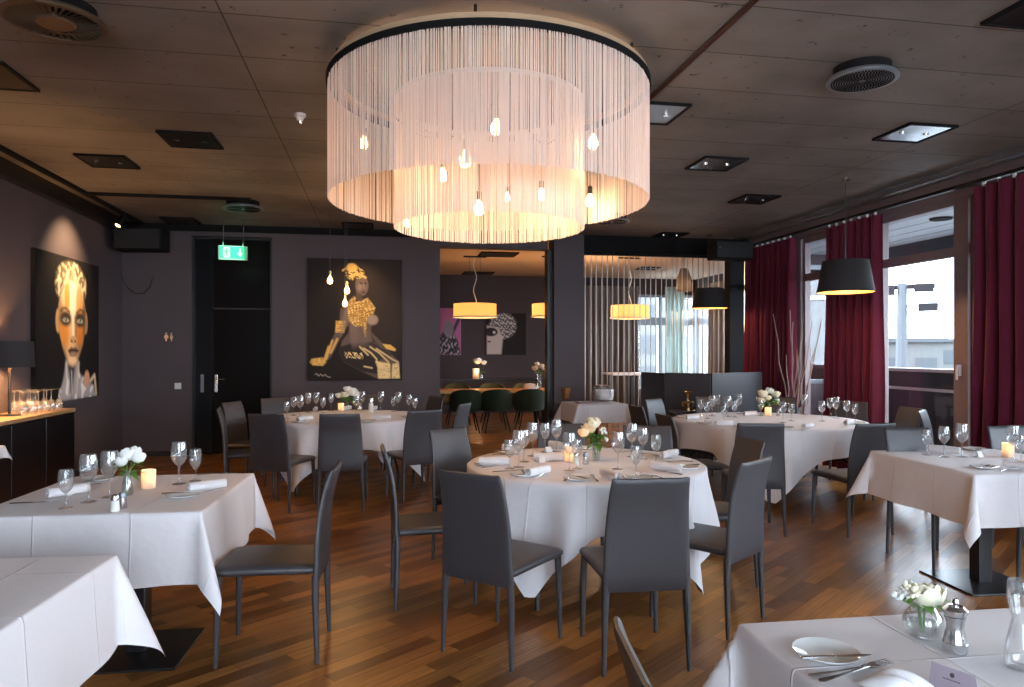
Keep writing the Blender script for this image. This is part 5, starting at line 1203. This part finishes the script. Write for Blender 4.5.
# ------------------------------------------------------------------ side table before the chain screen
def pz(x, y, z=GZ): return Pz(x, y, z)
p = pz(605, 402); r = empty('silver_bowl', (p.x, p.y + .12, GZ), 0, 'sparkling silver bowl of cut glass on the small side table', 'bowl')
MB().lathe([(.001, 0), (.10, 0), (.15, .03), (.165, .10), (.16, .19), (.15, .19), (.155, .10), (.14, .035), (.001, .01)], 24).build('bowl_body', mat('hammered_silver', (.85, .85, .85), .22, 1.0, bump=(90, 1.5)), r)
mb = MB()
for k in range(60): a = random.random() * 6.28; q = random.random() ** .5 * .13; mb.ball((q * math.cos(a), q * math.sin(a), .18 + random.random() * .05), .022, 6, 4)
o = mb.build('glass_beads', M_steel, r); o['kind'] = 'stuff'
p = pz(565, 399); r = empty('champagne_bucket', (p.x + .02, p.y, GZ), 0, 'copper coloured wine bucket at the left end of the small side table', 'bucket')
MB().lathe([(.001, 0), (.055, 0), (.06, .01), (.085, .17), (.09, .18), (.085, .18), (.055, .02), (.001, .02)], 24).build('bucket_body', M_brass, r)
for s_ in (-1, 1): MB().tube([(s_ * .08, 0, .15), (s_ * .11, 0, .15), (s_ * .105, 0, .11), (s_ * .072, 0, .11)], .006, 6).build('handle', M_brass, r)
p = pz(590, 403)
for k in range(3):
    o = MB().box((-.15, -.10, 0), (.15, .10, .008)).build('menu_folder', M_paper, smooth=False, bevel=.002); o.location = (p.x - .05, p.y - .03 + .01 * k, GZ + .0085 * k); o.rotation_euler = (0, 0, .05 * k); tag(o, 'flat menu folder, %s of the small pile on the side table' % ('lowest', 'middle', 'topmost')[k], 'menu', 'menu folders piled on the side table')

# ------------------------------------------------------------------ partition and candlestick
r = empty('folding_partition', (0, 0, 0), 0, 'chest-high anthracite folding partition of three boards behind the rear right table', 'partition')
def vboard(x0, y0, x1, y1, z1, nm):
    a, b = Vector((x0, y0, 0)), Vector((x1, y1, 0)); d = (b - a).normalized(); n_ = Vector((-d.y, d.x, 0)) * .02
    MB().prism([tuple((a - n_).xy), tuple((b - n_).xy), tuple((b + n_).xy), tuple((a + n_).xy)], .02, z1).build(nm, M_panel, r, smooth=False, bevel=.004)
pts = [PD(642, 351, 10.45), PD(665, 351, 10.0), PD(711, 351, 9.7), PD(761, 351, 10.35)]
for i in range(3):
    a, b = pts[i], pts[i + 1]; zt = (1.195, 1.20, 1.20)[i]; vboard(a.x, a.y, b.x, b.y, zt, 'board')
p = PD(688, 411, 9.35); r = empty('console_table', (p.x, p.y, 0), 0, 'narrow dark console in front of the partition', 'table')
MB().box((-.22, -.14, .70), (.22, .14, .73)).build('tabletop', M_wood, r, smooth=False)
for s_ in (-1, 1):
    for t_ in (-1, 1): MB().box((s_ * .19 - .012, t_ * .11 - .012, 0), (s_ * .19 + .012, t_ * .11 + .012, .70)).build('leg', M_wood, r, smooth=False)
q = empty('brass_burner', (p.x, p.y, .73), 0, 'small brass burner with a funnel top on the console before the partition', 'burner')
MB().lathe([(.001, 0), (.09, 0), (.09, .01), (.02, .015), (.02, .03), (.075, .05), (.085, .10), (.07, .12), (.001, .12)], 24).build('burner_base', M_brass, q); MB().lathe([(.018, .12), (.016, .20), (.03, .235), (.055, .245), (.05, .235), (.001, .20)], 24).build('funnel', M_brass, q)
# tall floor vase with twigs
p = PD(793, 351, 9.7); r = empty('twig_vase', (p.x, p.y, 0), 0, 'tall floor vase of bare twigs between first curtain and window door', 'vase')
MB().lathe([(.001, 0), (.10, 0), (.13, .15), (.12, .45), (.08, .68), (.10, .74), (.09, .74), (.07, .68), (.001, .1)], 24).build('floor_vase', M_grey_p, r)
for k, (x, y) in enumerate(((773, 314), (790, 310), (793, 322), (801, 332), (803, 314), (812, 322), (822, 318), (806, 345), (797, 350), (786, 355), (818, 340))):
    e = PD(x, y, 9.7 + random.uniform(-.15, .15)) - Vector((p.x, p.y, 0)); b0 = Vector((random.uniform(-.04, .04), random.uniform(-.04, .04), .15))
    mid = [b0.lerp(e, t) + Vector((random.uniform(-.02, .02), random.uniform(-.02, .02), 0)) for t in (.3, .5, .65, .8)]
    MB().tube([b0] + mid + [e], [.010, .009, .008, .008, .007, .005], 6).build('twig', M_twig, r)

# ------------------------------------------------------------------ back room furniture
r = empty('long_table', (1.55, 13.9, 0), 0, 'long oak table in the back room seen through the opening', 'table')
MB().box((-1.75, -.42, .70), (1.75, .42, .75)).build('tabletop', M_oak, r, smooth=False, bevel=.006)
for s_ in (-1, 1):
    MB().box((s_ * 1.55 - .03, -.36, 0), (s_ * 1.55 + .03, -.30, .70)).build('leg', M_blackmatt, r, smooth=False); MB().box((s_ * 1.55 - .03, .30, 0), (s_ * 1.55 + .03, .36, .70)).build('leg', M_blackmatt, r, smooth=False)
def make_tub(m):
    def f():
        r_ = empty('tub_chair')
        P = []; n = 22
        for side in (0, 1):
            pass
        out, inn = [], []
        for i in range(9):
            v = i / 8; ro, ri = [], []
            for j in range(n + 1):
                a = PI + .12 * 0 + (-.25 + (PI + .5) * j / n); # from right arm round the back to left arm
                ca, sa = math.cos(a), math.sin(a); top = .80 - .20 * (abs(j / n - .5) * 2) ** 2.5; z = .40 + (top - .40) * v; bul = .225 + .03 * math.sin(PI * v * .8)
                ro.append((bul * 1.08 * ca, bul * sa, z)); ri.append(((bul - .028) * 1.08 * ca, (bul - .028) * sa, z - .0 * v))
            out.append(ro); inn.append(ri)
        mb_ = MB(); mb_.rings([list(a_) + list(reversed(b_)) for a_, b_ in zip(out, inn)], True); mb_.build('shell', m, r_)
        MB().lathe([(.001, .38), (.19, .385), (.225, .41), (.225, .44), (.19, .465), (.001, .47)], 24, sx=1.03).build('seat', m, r_)
        for sx_ in (-1, 1):
            for sy in (-1, 1): MB().tube([(sx_ * .13, sy * .12, .39), (sx_ * .21, sy * .20, 0)], [.014, .009], 7).build('leg', M_blackmatt, r_)
        return r_
    return f
def X_at(px, Y): return PY(px, 351, Y).x
gt = 'dark green tub chairs at the long oak table'
for px, lab in ((465.5, 'left'), (496, 'middle'), (529, 'right')): place('tubg', make_tub(M_green), (X_at(px, 13.25), 13.25, 0), 0, 'dark green tub chair, %s of three with backs to us at the long oak table' % lab, 'chair', gt, (1.12, 1.12, 1.0))
for px, lab in ((458, 'left'), (493, 'middle'), (527, 'right')): place('tubo', make_tub(M_olive), (X_at(px, 14.65), 14.65, 0), PI, 'olive tub chair, %s one on the far side of the long oak table' % lab, 'chair', 'olive tub chairs beyond the long oak table', (1.1, 1.1, 1.04))
r = empty('bench_table', (X_at(505, 16.4), 16.4, 0), 0, 'dark narrow table against the far wall of the back room', 'table')
MB().box((-1.9, -.25, .82), (1.6, .25, .86)).build('tabletop', M_wood, r, smooth=False)
for s_ in (-1.8, 1.5): MB().box((s_ - .03, -.2, 0), (s_ + .03, .2, .82)).build('leg', M_wood, r, smooth=False)
c = PY(476, 372, 16.4); place('candle', make_candle, (c.x, 16.4, .86), 0, 'lit candle on the dark table by the far wall', 'candle', None, (2.2, 2.2, 2.4)); light('candle_light', 'POINT', (c.x, 16.3, 1.05), 4, (1, .5, .2), shadow_soft_size=.03)
bouquet(0, 0, 'two white blossoms in a slim vase on the dark table by the far wall', V1, [(-.09, 0, .42, .09, M_petalw, 'rose'), (.06, 0, .38, .06, M_petalw, 'rose')], 6, base_z=.86, p=Vector((X_at(481.5, 16.4), 16.4, 0)), seed=9, scale=1.6)
bouquet(0, 0, 'cream flowers in a tall clear vase on the long oak table', [(.045, 0), (.05, .01), (.035, .15), (.05, .30)], [(-.08, 0, .42, .06, M_petal, 'rose'), (.05, 0, .46, .055, M_petalw, 'rose'), (-.04, 0, .50, .045, M_petal, 'rose'), (.09, 0, .38, .045, M_petal, 'tiny')], 9, base_z=.752, p=Vector((X_at(539, 13.8), 13.8, 0)), seed=10, scale=1.6)
o = MB().lathe([(.13, 0), (.125, .06), (.10, .10), (.001, .115)], 20).build('folded_cloth_dome', M_white); o.location = (X_at(530, 13.9), 13.9, .752); tag(o, 'round white bread basket cloth on the long oak table', 'basket')
for px, py, lab in ((498, 254, 'front'), (478, 273, 'rear')):
    panel(px, py, M_dark, 'dark ceiling light box in the back room, %s one' % lab, .7, .6)
for x, yy, lab in ((640, 12.6, 'near'),):
    c = Pz(648, 268, ZC); panel(648, 268, M_mir, 'silvery ceiling light box in the back room behind the rods')
r = empty('tall_table', (X_at(632, 14.5), 14.5, 0), 0, 'white topped table in the back room seen between the rods', 'table')
MB().box((-.55, -.4, 1.0), (.55, .4, 1.04)).build('tabletop', M_plastic, r, smooth=False); MB().box((-.04, -.04, .0), (.04, .04, 1.0)).build('post', M_base, r, smooth=False); MB().box((-.25, -.25, 0), (.25, .25, .012)).build('base_plate', M_base, r, smooth=False)
light('back_room_fill', 'POINT', (4.2, 13.4, 2.6), 25, (1, .62, .36), shadow_soft_size=.1)  # added warm fill light for the back room, no fixture belongs to it
